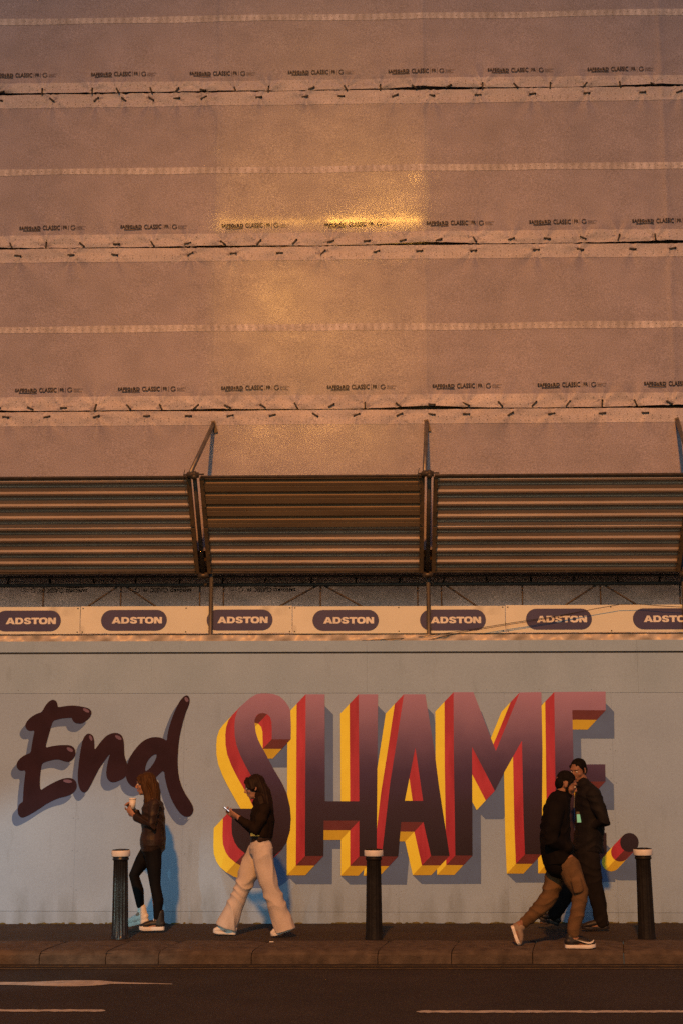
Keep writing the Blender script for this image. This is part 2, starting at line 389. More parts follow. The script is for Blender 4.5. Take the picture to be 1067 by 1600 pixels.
# capping strip, top row, main 8 x 4 boards, kick boards
xs_top = [XL] + [at(px, 1060, YW).x for px in (-180, 237, 573, 996)] + [XR]
for a, b in zip(xs_top[:-1], xs_top[1:]): board(a, b, z_bl + .012, z_top, M_hoard2, 0, 'capping_board')
for i, (a, b) in enumerate(zip(xs_top[:-1], xs_top[1:])): board(a, b, z_s1 + .002, z_bl - .010, M_hoard2, [0, .001, -.001, .0015, 0][i])
xm = at(120, 1250, YW).x; xs = []
x = xm
while x > XL: x -= 1.22
while x < XR + 1.2: xs.append(x); x += 1.22
for i, (a, b) in enumerate(zip(xs[:-1], xs[1:])): board(a, b, z_s2 + .0015, z_s1 - .001, M_hoard, (0, .0005, .0002)[i % 3])
for i, (a, b) in enumerate(zip(xs[:-1:2], xs[2::2])): board(a, b, -.03, z_s2 - .0015, M_hoard, .0006 * (i % 2), 'kick_board', True)
b = MB(); b.box((0, YW + .022, (z_bl)), (XR - XL, .02, .05)); b.build('gap_shade_strip', M_darkline, hoard)  # dark strip behind the board gap, coloured to stand for its shade
b = MB(); b.box((0, YW + .06, 1.5), (XR - XL, .06, 3.0)); b.build('backing_frame', M_board, hoard)
sc_ = MB(); rs = random.Random(4)
for xx in xs:
    for zz in np.arange(.35, z_s1, .4):
        for d in (-.03, .03): sc_.box((xx + d, YW - .001, zz + rs.uniform(-.05, .05)), (.009, .004, .009))
for xx in np.arange(XL, XR, .6):
    sc_.box((xx, YW - .001, z_s1 + .04), (.009, .004, .009))
so = sc_.build('screw_head', M_screw, hoard); so['kind'] = 'stuff'
# moss and debris in the crack at the foot of the boards
ms = MB(); rs = random.Random(9)
for i in range(150):
    xx = rs.uniform(-4.6, 4.6); w = rs.uniform(.02, .14)
    ms.ball((xx, YW - .006, zg(xx) + .002), (w / 2, .012, rs.uniform(.006, .018)), nu=6, nv=4)
mo = ms.build('moss', M_moss); mo['kind'] = 'stuff'

# ------------------------------------------------------------------ mural
def area(P): return .5 * sum(P[i][0] * P[(i + 1) % len(P)][1] - P[(i + 1) % len(P)][0] * P[i][1] for i in range(len(P)))
def smooth_closed(P, it=1):
    for _ in range(it):
        Q = []
        for i in range(len(P)):
            a = P[i]; b = P[(i + 1) % len(P)]
            Q += [(.75 * a[0] + .25 * b[0], .75 * a[1] + .25 * b[1]), (.25 * a[0] + .75 * b[0], .25 * a[1] + .75 * b[1])]
        P = Q
    return P
def sweep(P, v0, v1):
    """front-facing edge quads of polygon P swept from offset v0 to v1, with outward normals"""
    d = (v1[0] - v0[0], v1[1] - v0[1]); s = 1 if area(P) > 0 else -1; out = []
    for i in range(len(P)):
        p = P[i]; q = P[(i + 1) % len(P)]; e = (q[0] - p[0], q[1] - p[1]); l = math.hypot(*e)
        if l < 1e-6: continue
        n = (s * e[1] / l, -s * e[0] / l)
        if n[0] * d[0] + n[1] * d[1] > 1e-6:
            out.append(([(p[0] + v0[0], p[1] + v0[1]), (q[0] + v0[0], q[1] + v0[1]), (q[0] + v1[0], q[1] + v1[1]), (p[0] + v1[0], p[1] + v1[1])], n))
    return out
def tr(P, v): return [(p[0] + v[0], p[1] + v[1]) for p in P]
def arrange(polys, depth, name, parent, label=None):
    """polys: list of (points, material key or None for a hole in the face), later ones on top; builds one flat non-overlapping mesh"""
    verts = []; faces = []
    for P, k in polys:
        b = len(verts); P = P if area(P) > 0 else P[::-1]
        verts += [Vector((p[0], -p[1])) for p in P]; faces.append([b + i for i in range(len(P))][::-1])
    vo, eo, fo, ov, oe, of = geometry.delaunay_2d_cdt(verts, [], faces, 1, 1e-3)
    keys = []; V = []; F = []; MI = []; 
    for f, src in zip(fo, of):
        if not src: continue
        hole = any(polys[s][1] == 'HOLE' for s in src)
        c = [s for s in src if polys[s][1] != 'HOLE' and not (hole and polys[s][1] in ('face', 'brown'))]
        if not c: continue
        k = polys[max(c)][1]
        if k not in keys: keys.append(k)
        F.append(list(f)); MI.append(keys.index(k))
    used = {}
    V = []
    for f in F:
        for j, i in enumerate(f):
            if i not in used: used[i] = len(V); p = vo[i]; V.append(at(p.x, -p.y, YW - depth))
            f[j] = used[i]
    # orient towards the street
    for f in F:
        a, b_, c_ = (V[i] for i in f[:3])
        if (b_ - a).cross(c_ - a).y > 0: f.reverse()
    o = mk(name, V, F, None, parent, mats=[PAINT[k] for k in keys], midx=MI)
    if label: o['label'] = label
    return o
D1, D2 = (-14.2, 15.0), (-28.4, 30.2)
CH = [(0, 18), (13.3, 31.6), (13.3, 44), (-14.4, 44), (-28.4, 30.2)]
def block_letter(P, idx, ch, holes=()):
    polys = []
    rings = [P] + [h if area(h) * area(P) < 0 else h[::-1] for h in holes]
    def fr(ring, v0, v1):
        if ring is P: return sweep(P, v0, v1)
        res = []
        for q, n in sweep(ring[::-1], v1, v0): res.append((q, (-n[0], -n[1])))
        return res
    ye = []; re = []
    for ring in rings:
        ye += [(q, 'dyellow' if n[1] > .80 else 'yellow') for q, n in fr(ring, D1, D2)]
        re += [(q, 'dred' if n[1] > .80 else 'red') for q, n in fr(ring, (0, 0), D1)]
    # dark undersides below bright sides, as the sign painter layered them
    ye.sort(key=lambda t: t[1] == 'yellow'); re.sort(key=lambda t: t[1] == 'red')
    polys = ye + re + [(P, 'face')] + [(h, 'HOLE') for h in holes]
    o = arrange(polys, .006 + .0006 * (6 - idx), 'painted_letter', hoard, 'block letter %s fading from dusty pink to plum with red and yellow sides' % ch)
    sp = []
    for a, b in zip(CH[:-1], CH[1:]):
        sp.append((tr(P, a), 'shadow')); sp += [(q, 'shadow') for q, n in sweep(P, a, b)]
    sp.append((tr(P, CH[-1]), 'shadow'))
    s = arrange(sp, .002 + .0004 * idx, 'painted_shadow', o)
    return o
S_ = [(454.8,1155.1),(455,1133.3),(454.1,1110.8),(451.5,1104.4),(445.9,1096),(437.5,1088),(427.6,1084.5),(417.8,1083.4),(408,1083.6),(400.9,1084.8),(392.5,1089.7),(384,1096.7),(377,1103),(371.4,1110.8),(367.9,1122),(366.9,1133.3),(367.2,1148.7),(370,1164.2),(376.3,1181),(384,1196.5),(391.8,1210.6),(404,1232),(414,1254),(419.5,1274),(418.5,1291),(411,1302),(402,1302.5),(396,1295),(394,1281),(394,1263.5),
      (363,1263.5),(362.3,1291),(363,1303.7),(367.2,1316.4),(372.8,1324.8),(382.6,1333),(395,1340),(408,1343.5),(422,1341.7),(430,1337),(440.3,1327.6),(448.7,1315),(453.6,1298),(455,1279.8),(453.6,1261.5),(448.7,1240.5),(441.7,1225),(437.5,1217.6),(429,1203.5),(422,1190.9),(415,1176.8),(409.3,1167),(403.7,1155.8),(400.2,1144.5),(398.4,1131.9),(398.1,1124.8),(400.9,1118.5),(405.1,1115),(410.8,1113.9),(417.8,1115.7),(422.7,1120.6),(424.8,1129),(425.1,1140.3),(425.1,1155.1)]
H_ = [(478,1084.8),(507.5,1084.8),(507.8,1252),(560.9,1252),(560,1084.8),(590.1,1084.8),(588,1338),(560.9,1338),(560.9,1282.2),(506.1,1282.2),(505.7,1337.5),(476.8,1337.5)]
A_ = [(630.6,1084.8),(663.9,1084.8),(678.4,1174),(684.7,1224.6),(701.8,1337.2),(672.8,1337.2),(661,1284.5),(626.4,1284.3),(621.7,1338.2),(596,1338.2),(608.8,1225),(620,1154.4)]
Ah = [(648.5,1168.4),(660.5,1251.4),(632,1251.2)]
M_ = [(708,1081.5),(738.9,1081.5),(774,1173.3),(811.3,1082),(845,1081.2),(846.8,1168.4),(845.5,1334.8),(819.4,1334.8),(817,1274.4),(814.8,1157.2),(788.8,1203.6),(772.4,1235.7),(736.8,1167),(737.6,1336.9),(710.7,1336.7),(708.4,1182.5)]
E_ = [(865.3,1081.2),(945.4,1080.5),(945.8,1109.8),(893.4,1109.4),(895.4,1194.4),(944.8,1194.2),(945.5,1221.1),(896,1221.3),(897,1301.6),(946.7,1301.3),(947.3,1333.8),(868.5,1334.5)]
DOT = [(982.6 + 14.5 * math.cos(2 * math.pi * k / 26), 1316.4 + 14.9 * math.sin(2 * math.pi * k / 26)) for k in range(26)]
block_letter(S_, 0, 'S'); block_letter(H_, 1, 'H'); block_letter(A_, 2, 'A', [Ah]); block_letter(M_, 3, 'M'); block_letter(E_, 4, 'E')
dt = block_letter(DOT, 5, 'dot'); dt.name = 'painted_full_stop'; dt['label'] = 'round full stop after the block letters'
z1 = lambda L: [(a / 7.113 + 10, b / 7.113 + 1080) for a, b in L]
En = z1([(520,92),(555,105),(572,140),(575,180),(640,168),(720,158),(800,163),(880,178),(930,195),(953,230),(945,270),(920,305),(880,338),(840,362),(790,360),(755,345),(733,310),(735,296),(680,297),(620,303),(560,318),(525,328),(505,380),(480,470),(455,560),(437,630),(500,612),(580,600),(660,597),(710,600),(750,620),(772,660),(772,710),(750,750),(715,780),(680,788),(635,775),(580,758),(520,763),(450,783),(400,803),(390,860),(380,940),(375,1020),(382,1105),(430,1070),(500,1030),(580,990),(640,970),(695,962),(745,972),(778,1005),(788,1050),(780,1090),(750,1130),(690,1165),(600,1185),(520,1215),(440,1260),(360,1315),(280,1365),(220,1395),(180,1408),(150,1395),(132,1360),(128,1310),(140,1265),(165,1242),(188,1230),(190,1160),(195,1080),(205,980),(220,876),(160,888),(125,860),(115,820),(130,775),(175,730),(230,700),(275,685),(285,610),(300,520),(320,432),(270,445),(235,430),(215,400),(215,370),(235,330),(280,285),(340,250),(400,232),(420,190),(445,150),(480,110)])
nn = [(140,1145.7),(145.7,1148.9),(147.9,1155.9),(148.2,1164.4),(148.5,1172.1),(154,1164.3),(160,1156.5),(166.5,1149.7),(174.7,1145.7),(182.2,1144.8),(189,1147.2),(192.7,1152),(194.5,1161),(194.7,1173),(195.2,1181),(199,1193),(203,1206),(195,1215.7),(186,1220.2),(179.2,1222.7),(172.5,1221.7),(168,1216.5),(166.2,1209),(167.7,1197),(170.2,1185),(173.2,1176.7),(165,1187.2),(156,1200),(150.3,1211),(142.1,1227.6),(136.5,1236.8),(130.9,1238.9),(126,1234.6),(122.5,1224.8),(121.8,1209.3),(123.9,1189.7),(126.7,1170),(130.2,1154.5),(135.1,1147.5)]
dd = [(261.3,1158.3),(256.5,1154.2),(249.7,1152),(241.5,1151.5),(233.2,1153.2),(223.5,1158),(214.5,1167),(205.5,1179),(199.5,1192.5),(196.8,1207.5),(198,1218),(202.5,1225.5),(210,1230.7),(219,1231.5),(229.5,1227),(240,1219.5),(249,1209.7),(256.8,1203),(258.7,1218),(262.5,1233),(268.5,1249.5),(276,1263),(283.5,1272.7),(291,1276.7),(297.7,1275.7),(302.2,1269.7),(303,1262.2),(299.2,1254),(291,1242),(284.2,1228.5),(279.7,1212),(278.2,1194),(278.7,1176),(280.5,1155),(285,1134),(291,1113),(296.2,1101),(297.4,1093.5),(295.5,1087.8),(291.7,1086),(285.7,1089.7),(279,1099.5),(272.2,1114.5),(266.2,1131),(262.5,1146)]
dh = [(245.7,1178.2),(240,1179.7),(234,1185),(228.7,1194),(226.9,1206),(234,1201.5),(240.7,1192.5),(244.5,1185)]
def ell(cx, cy, a, b, ang):
    return [(cx + a * math.cos(t) * math.cos(ang) - b * math.sin(t) * math.sin(ang), cy + a * math.cos(t) * math.sin(ang) + b * math.sin(t) * math.cos(ang)) for t in np.linspace(0, 2 * math.pi, 14)[:-1]]
def script_letter(P, idx, ch, holes=(), hi=()):
    P = smooth_closed(P, 1)
    polys = [(P, 'brown')] + [(h, 'HOLE') for h in holes] + [(h, 'hilite') for h in hi]
    o = arrange(polys, .006 + .0005 * idx, 'painted_letter', hoard, 'dark brown brush script letter %s with blue grey shadow' % ch)
    a = (-2, 5); v = (-9, 13)
    sp = [(tr(P, v), 'shadow')] + [(q, 'shadow') for q, n in sweep(P, a, v)]
    arrange(sp, .002 + .0003 * idx, 'painted_shadow', o)
script_letter(En, 0, 'capital E', hi=[ell(135.2, 1110, 5.5, 2.4, .5), ell(109.8, 1171.2, 5.5, 2.7, .5), ell(106.3, 1220.6, 7.2, 2.6, .12)])
script_letter(nn, 1, 'n', hi=[ell(142.5, 1153.2, 4.6, 2.1, 1.15), ell(185.5, 1152.4, 5.8, 2.6, .55)])
script_letter(dd, 2, 'd', holes=[smooth_closed(dh, 1)], hi=[ell(292, 1093, 4.2, 2.6, 1.0)])

# ------------------------------------------------------------------ text helper
def text_mesh(s, bold=0., shear=0., gap=1.):
    c = bpy.data.curves.new('txt', 'FONT'); c.body = s; c.size = 1; c.offset = bold; c.shear = shear; c.space_character = gap; c.resolution_u = 3
    o = bpy.data.objects.new('txt', c); COL.objects.link(o)
    dg = bpy.context.evaluated_depsgraph_get(); me = bpy.data.meshes.new_from_object(o.evaluated_get(dg))
    v = np.empty(len(me.vertices) * 3); me.vertices.foreach_get('co', v); v = v.reshape(-1, 3)
    f = [tuple(p.vertices) for p in me.polygons]
    bpy.data.objects.remove(o); bpy.data.meshes.remove(me); bpy.data.curves.remove(c)
    v[:, 0] -= v[:, 0].min(); v[:, 1] -= v[:, 1].min()
    return v[:, :2], f
def fit(vf, x0, x1, z0, z1):
    v, f = vf; w = v.max(0)
    return np.stack([x0 + v[:, 0] / w[0] * (x1 - x0), z0 + v[:, 1] / w[1] * (z1 - z0)], 1), f

# ------------------------------------------------------------------ scaffold
PX = [at(330, 950, YP).x - 3.0, at(330, 950, YP).x, at(669, 950, YP).x]; PX.append(PX[2] + 2.98)
scaf = empty('scaffold', (0, YP, 0), 'tube scaffold standing behind the hoarding and carrying the sheeting', 'scaffold')
z_gap = [at(533, y, YP).z for y in (142.5, 385, 640.5)]
z_mid = [at(533, y, YP).z for y in (26.5, 264, 511)]
z_fan0 = at(533, 893, YP).z
z_top0 = z_gap[0] + 2.05
for x in PX:
    b = MB(); b.tube([(x, YP + .0, zg(x)), (x, YP, z_fan0 + .3)], .0245, 14); b.build('pole', M_tube, scaf, True)
    b = MB(); b.tube([(x, YP + .06, z_fan0 + .2), (x, YP + .06, z_top0)], .0245, 12); b.build('pole', M_tube, scaf, True)
    b = MB(); b.tube([(x, YP + 1.25, 0), (x, YP + 1.25, z_top0)], .0245, 10); b.build('inner_pole', M_tube, scaf, True)
for z in z_gap:
    b = MB(); b.tube([(XL, YP + .05, z + .03), (XR, YP + .05, z + .03)], .0245, 10); b.build('ledger', M_tubedark, scaf, True)
    for k in range(5):
        b = MB(); b.box((0, YP + .22 + .235 * k, z - .03), (XR - XL, .225, .038)); b.build('deck_board', M_board, scaf)
b = MB(); b.box((0, YP + 1.2, z_fan0 + .12), (XR - XL, .9, .038)); b.box((0, YP + .45, z_fan0 + .16), (XR - XL, .8, .038)); b.build('deck_board', M_board, scaf)
for x in (PX[1], PX[2]):
    b = MB(); b.box((x, YP + .68, (z_fan0 + z_top0) / 2 + .2), (.006, 1.12, z_top0 - z_fan0 - .5)); b.build('glow_partition', M_sheet, scaf)  # unseen partitions added to give the middle bay's glow sharp sides
b = MB(); b.box((0, YP + 1.36, (z_fan0 + z_top0) / 2), (XR - XL, .02, z_top0 - z_fan0 + .4)); b.build('backing_board', M_board, scaf)
# work lights left on inside the middle bay
wl = (1.0, .50, .10)
xm0, xm1 = PX[1], PX[2]
def inside(px, py, dy, watt, r=.05): 
    p = at(px, py, YP); lamp('work_and_leak_light', 'POINT', (p.x, YP + dy, p.z), wl, watt, radius=r)
inside(610, 322, .45, 7.9, .1); inside(400, 300, .85, 10.8, .3); inside(520, 215, .85, 7.2, .3); inside(580, 300, .85, 8.6, .3)
inside(438, 478, .45, 9.4, .1); inside(420, 440, .85, 10.8, .3); inside(560, 520, .85, 12.2, .3); inside(480, 590, .8, 8.6, .3)
inside(405, 676, .40, 5.0, .1); inside(490, 670, .34, 4.3, .08); inside(570, 674, .5, 6.5, .15); inside(500, 100, .85, 6.5, .3)
for px, py, w in ((338, 238, .05), (661, 238, .16), (341, 277, .07), (648, 280, .35), (655, 505, .05), (345, 350, .3), (360, 349, .12), (470, 349, .10), (420, 349, .06)): inside(px, py, .045, w, .012)
# tiny lamps added above for the light spots at the ties; no holes cut
# glowing tubes added behind the second sheet to make its bright streak
lt = empty('streak_glow_tube', at(585, 350, YP) + Vector((0, .03, 0)), 'added glowing tubes behind the sheeting for the bright streak in the middle bay', 'added light')
p0 = at(512, 348, YP + .022); p1 = at(657, 346.5, YP + .022)
M_streak = mat('streak_glow', (.9, .6, .2), .5, emit=(1.0, .50, .09, 26))
b = MB(); b.tube([p0, p1], .011, 8); b.build('tube', M_streak, lt)
q0 = at(343, 350.5, YP + .022); q1 = at(506, 348, YP + .022)
M_streakdim = mat('streak_glow_dim', (.9, .6, .2), .5, emit=(1.0, .50, .09, 8))
b = MB(); b.tube([q0, q1], .011, 8); b.build('tube', M_streakdim, lt)
b = MB(); b.box((p0 + p1) / 2 + Vector((0, .03, 0)), ((p1 - p0).length, .02, .03)); b.build('holder', M_tubedark, lt)

# ---- sheeting
def disp_fn(ties, seed, zc):
    rg = np.random.RandomState(seed); ph = rg.uniform(0, 6.28, 16)
    T = [(t[0], t[1], rg.uniform(.5, 1.2), rg.uniform(0, 6.28), rg.randint(4, 8)) for t in ties]
    def f(x, z):
        d = .010 * np.sin(1.3 * x + ph[0]) * np.sin(1.9 * z + ph[1]) + .004 * np.sin(3.1 * x + 1.1 * z + ph[2]) + .0012 * np.sin(7.3 * x - 2.7 * z + ph[3])
        d += .0005 * np.sin(17 * x + 5 * z + ph[4]) * np.sin(2.2 * z + ph[5]) + .0003 * np.sin(29 * x - 9 * z + ph[6]) * np.sin(1.7 * x + ph[7])
        for (tx_, tz_, a, p, k) in T:
            dx = x - tx_; dz = z - tz_; r = np.hypot(dx, dz) + 1e-4
            m = r < .45
            if m.any():
                th = np.arctan2(dz[m], dx[m])
                d[m] += a * .026 * np.exp(-r[m] / .13) * np.cos(k * th + p) * (1 - np.exp(-r[m] / .03))
        for xp in PX: d -= .010 * np.exp(-np.abs(x - xp) / .035)
        return d
    return f
XS = np.arange(XL, XR + .01, .022)
def scallop(x, amp, w, base):
    s = np.full_like(x, base)
    for i, xp in enumerate(PX): s += amp * (.7 + .3 * math.sin(i * 2.1 + amp * 90)) * np.exp(-np.abs((x - xp) / w) ** 1.4)
    return s
eye_m = []
def make_sheet(idx, label, zt, zb, bands, ties, ztext, textx, Y=YP - .03, gap_t=True, gap_b=True, flip=False, xs=XS, cell=.026):
    par = empty('scaffold_sheet', (0, Y, zb), label, 'scaffold sheeting', 'debris sheets laced across the scaffold')
    f = disp_fn(ties, 100 + idx, 0)
    top = zt - (scallop(xs, .010, .5, .003) if gap_t else 0 * xs); bot = zb + (scallop(xs, .034, .5, .003) if gap_b else 0 * xs)
    nz_ = max(3, int((zt - zb) / cell)); T = np.linspace(0, 1, nz_)
    X = np.repeat(xs[None], nz_, 0); Z = bot[None] + T[:, None] * (top - bot)[None]
    D = f(X, Z); V = np.stack([X, Y + D, Z], -1).reshape(-1, 3)
    nx = len(xs); I = np.arange(nz_ * nx).reshape(nz_, nx)
    F = np.stack([I[:-1, :-1], I[:-1, 1:], I[1:, 1:], I[1:, :-1]], -1).reshape(-1, 4)
    mk('sheet', V, F.tolist(), M_sheet, par, True)
    for (kind, z0, z1_) in bands:
        n = 6; t = np.linspace(0, 1, n)[:, None]
        xb = xs
        if kind == 'top': a = z0 + 0 * xs; c = top - .001
        elif kind == 'bottom': a = bot + .001; c = z1_ + 0 * xs
        else: a = z0 + .004 * np.sin(xs * 3 + idx); c = z1_ + .004 * np.sin(xs * 2.3 + idx)
        Zb = a[None] + t * (c - a)[None]; Xb = np.repeat(xs[None], n, 0)
        Vb = np.stack([Xb, Y + f(Xb, Zb) - .004, Zb], -1).reshape(-1, 3); I = np.arange(n * nx).reshape(n, nx)
        Fb = np.stack([I[:-1, :-1], I[:-1, 1:], I[1:, 1:], I[1:, :-1]], -1).reshape(-1, 4)
        mk('reinforced_band', Vb, Fb.tolist(), M_bandrib if kind == 'mid' else M_band, par, True)
        # eyelets punched along the band
        eb = MB()
        rows = [.32, .68] if kind != 'mid' else [.5]
        for q in rows:
            for k, xx in enumerate(np.arange(-4.5, 4.6, .098)):
                zz = z0 + q * (z1_ - z0) + .012 * math.sin(xx * 5 + q * 9)
                y = Y + float(f(np.array([xx]), np.array([zz]))[0]) - .0065
                eb.add([(xx + .006 * math.cos(a), y, zz + .006 * math.sin(a)) for a in np.linspace(0, 2 * math.pi, 7)[:-1]], [(0, 1, 2, 3, 4, 5)])
        e = eb.build('eyelet', M_eyelet, par); e['kind'] = 'stuff'
    for (tx_, tz_, ang) in ties:
        y = Y + float(f(np.array([tx_]), np.array([tz_]))[0]) - .014
        o = TIE.copy(); o.data = TIE.data; COL.objects.link(o); o.parent = par
        o.location = Vector((tx_, y, tz_)) - par.location; o.rotation_euler = (0, -R(ang), 0)
    for tx0 in textx:
        sx = tx0[1]
        v, fa, = TXT
        vv = v * sx
        if flip: vv = -vv
        xg = tx0[0] + vv[:, 0]; zz = ztext(xg) + vv[:, 1] if callable(ztext) else ztext + vv[:, 1]
        y = Y + f(xg, zz) - .012
        mk('printed_wording', np.stack([xg, y, zz], 1), fa, M_print, par)
    return par
# a tie: short rubber strap with a toggle ball
b = MB(); b.box((0, 0, 0), (.086, .008, .018)); b.ball((.035, -.004, 0), (.012, .008, .012), nu=8, nv=6)
TIE = b.build('tie', M_tie)
COL.objects.unlink(TIE)
# printed wording, unit = metres (about 0.70 wide)
def wording():
    V = []; F = []
    def add(v, f):
        b = sum(len(a) for a in V); V.append(np.asarray(v)); F.extend([tuple(i + b for i in q) for q in f])
    def rect(x0, x1, y0, y1): add([(x0, y0), (x1, y0), (x1, y1), (x0, y1)], [(0, 1, 2, 3)])
    add(*fit(text_mesh('SAFEG', .04, 0, 1.1), 0, .125, .004, .040)); add(*fit(text_mesh('a', .03), .129, .150, .006, .032)); add(*fit(text_mesh('RD', .04, 0, 1.1), .155, .222, .004, .040))
    rect(.04, .222, -.012, -.004)
    add(*fit(text_mesh('CLASSIC', .02), .245, .425, -.004, .046))
    rect(.440, .443, -.010, .048); rect(.513, .516, -.010, .048)
    add(*fit(text_mesh('FR', .026), .456, .502, .003, .040))
    ring = [];
    for k in range(22):
        a = math.pi * .18 + 2 * math.pi * .9 * k / 21
        ring += [(.560 + .026 * math.cos(a), .020 + .026 * math.sin(a)), (.560 + .019 * math.cos(a), .020 + .019 * math.sin(a))]
    add(ring, [(2 * k, 2 * k + 2, 2 * k + 3, 2 * k + 1) for k in range(21)])
    rect(.566, .584, .012, .017)
    for k, w in enumerate((.10, .07, .085)): 
        for j in range(int(w / .012)): rect(.598 + j * .012, .606 + j * .012, .026 - .014 * k, .031 - .014 * k)
    return np.concatenate(V), F
TXT = wording()
def ties_at(pxs, angs, y0, y1):
    out = []
    for x, a in zip(pxs, angs):
        p = at(x, y0 + (y1 - y0) * x / 1067, YP - .03); out.append((p.x, p.z, a))
    return out
u0 = ties_at([3,67,145,185,237,277,318,368,420,487,540,594,647,700,753,805,859,913,968,1020], [12,88,88,-60,-70,52,-12,-68,85,25,-62,89,-42,28,88,-50,86,48,-80,-28], 145, 131)
l0 = ties_at([0,82,151,194,237,277,319,405,477,533,617,674,746,831,916,1003,1060], [-5,-38,40,-42,-36,6,22,2,10,-5,22,-8,-3,4,0,4,22], 157.5, 144)
u1 = ties_at([18,73,129,183,239,294,349,405,461,517,573,629,685,741,798,854,910,966,1023], [-68,86,-42,0,-58,12,-38,52,50,14,6,12,16,-58,16,-10,-24,74,-86], 384.5, 370)
l1 = ties_at([29,112,180,298,365,437,505,588,655,739,837,906,988,1050], [-9,-3,-10,26,0,0,46,16,3,3,0,-12,-6,10], 400.5, 388)
u2 = ties_at([-3,48,100,150,202,252,307,356,411,463,518,570,622,674,728,781,834,887,940,992,1045], [10,-26,0,74,-50,-66,42,-26,-36,-62,30,-88,-42,-5,-26,-50,46,52,86,-70,-32], 638.5, 629)
l2 = ties_at([10,74,151,230,295,360,426,493,557,624,674,728,797,861,940,1007], [-8,10,16,2,-3,10,12,-32,20,22,-10,-4,32,6,4,0], 652, 645)
def txs(pxs, y0, y1):
    out = []
    for i, x in enumerate(pxs):
        p = at(x, y0 + (y1 - y0) * x / 1067, YP - .03); q = at(x + 106, y0 + (y1 - y0) * x / 1067, YP - .03)
        out.append((p.x, 1.2))
    return out
def zline(y0, y1):
    a = at(0, y0, YP - .03); c = at(1067, y1, YP - .03)
    return lambda x: a.z + (x - a.x) / (c.x - a.x) * (c.z - a.z) - .02
zb_ = lambda y: at(533, y, YP - .03).z
make_sheet(0, 'topmost scaffold sheet, plain brown grey row along the top of the picture', z_gap[0] + 2.03, z_gap[0],
           [('mid', zb_(31.5), zb_(22)), ('bottom', z_gap[0], zb_(124))], u0, zline(119, 107.5), txs([-11,143,297,450,606,761,917,1073], 119, 107), gap_t=False)
make_sheet(1, 'second scaffold sheet from the top, with a bright streak glowing through its middle bay', z_gap[0] - .003, z_gap[1],
           [('top', zb_(163), zb_(149)), ('mid', zb_(269), zb_(259)), ('bottom', z_gap[1], zb_(363))], l0 + u1, zline(358, 345), txs([-128,31,189,347,507,666,826,987], 358, 345))
make_sheet(2, 'third scaffold sheet from the top, directly above the sheet that meets the metal fan', z_gap[1] - .003, z_gap[2],
           [('top', zb_(406), zb_(391)), ('mid', zb_(516.5), zb_(506)), ('bottom', z_gap[2], zb_(617))], l1 + u2, zline(611, 600), txs([-138,24,185,346,511,675,839,1005], 611, 600))
make_sheet(3, 'lowest street side scaffold sheet, running down behind the corrugated metal fan', z_gap[2] - .003, z_fan0 + .25,
           [('top', zb_(663), zb_(646))], l2, 0, [], gap_b=False)
YU = YP + .75
for k in range(4):      # unseen area lights added to warm and brighten the under sheet from behind
    lo = lamp('under_sheet_fill', 'AREA', (-4.2 + 2.8 * k, YU + .52, 3.05), (1.0, .60, .42), 17, aim=(-4.2 + 2.8 * k, YU - 2, 3.25)); lo.data.shape = 'RECTANGLE'; lo.data.size = 2.2; lo.data.size_y = .5
zu = lambda y: at(533, y, YU).z
tu = [(at(x, 909, YU).x, zu(904) - .01, random.choice((80, 95, 70, 100))) for x in (14, 79, 147, 213, 282, 349, 416, 487, 556, 625, 693, 760, 828, 896, 964, 1030)]
make_sheet(4, 'shadowed scaffold sheet hung upside down under the fan, above the company banners', z_fan0 + .09, at(533, 1003, YU).z - .25,
           [('top', zu(911), zu(896))], tu, at(533, 922.5, YU).z + .035, [(at(x, 922, YU).x, 1.2) for x in (-27, 137, 300, 462)], Y=YU, flip=True, gap_t=False, gap_b=False)

# light spots at the lace points come from the tiny added lamps
# ---- lattice girder
gird = empty('lattice_girder', (0, YP + .1, 3.8), 'dark steel lattice girder spanning under the fan above the company banners', 'girder')
YG = YP + .22
def gtube(n, a, b_, r=.012, m=M_tubedark): 
    q = MB(); q.tube([a, b_], r, 8); return q.build(n, m, gird, True)
zc = at(533, 913.5, YG).z; zl = at(533, 975, YG).z
gtube('chord', (XL, YG, zc), (XR, YG, zc), .022); gtube('chord', (XL, YG, zl), (XR, YG, zl), .022)
gtube('chord', (XL, YG, at(533, 900.5, YG).z), (XR, YG, at(533, 900.5, YG).z), .014)
for x in (-55, 69, 190, 313, 350, 501, 652, 689, 815, 937, 1061): 
    p = at(x, 913, YG); gtube('strut', (p.x, YG, zc), (p.x, YG, zl), .010)
for a, c in ((-55, 5), (187, 133), (195, 249), (498, 433), (504, 569), (694, 747), (934, 879), (940, 999), (1061, 1110)):
    p = at(a, 913, YG); q = at(c, 949, YG); v = q - p
    q2 = p + v * ((zl - zc) / v.z); gtube('brace', (p.x, YG, zc), (q2.x, YG, zl), .011)

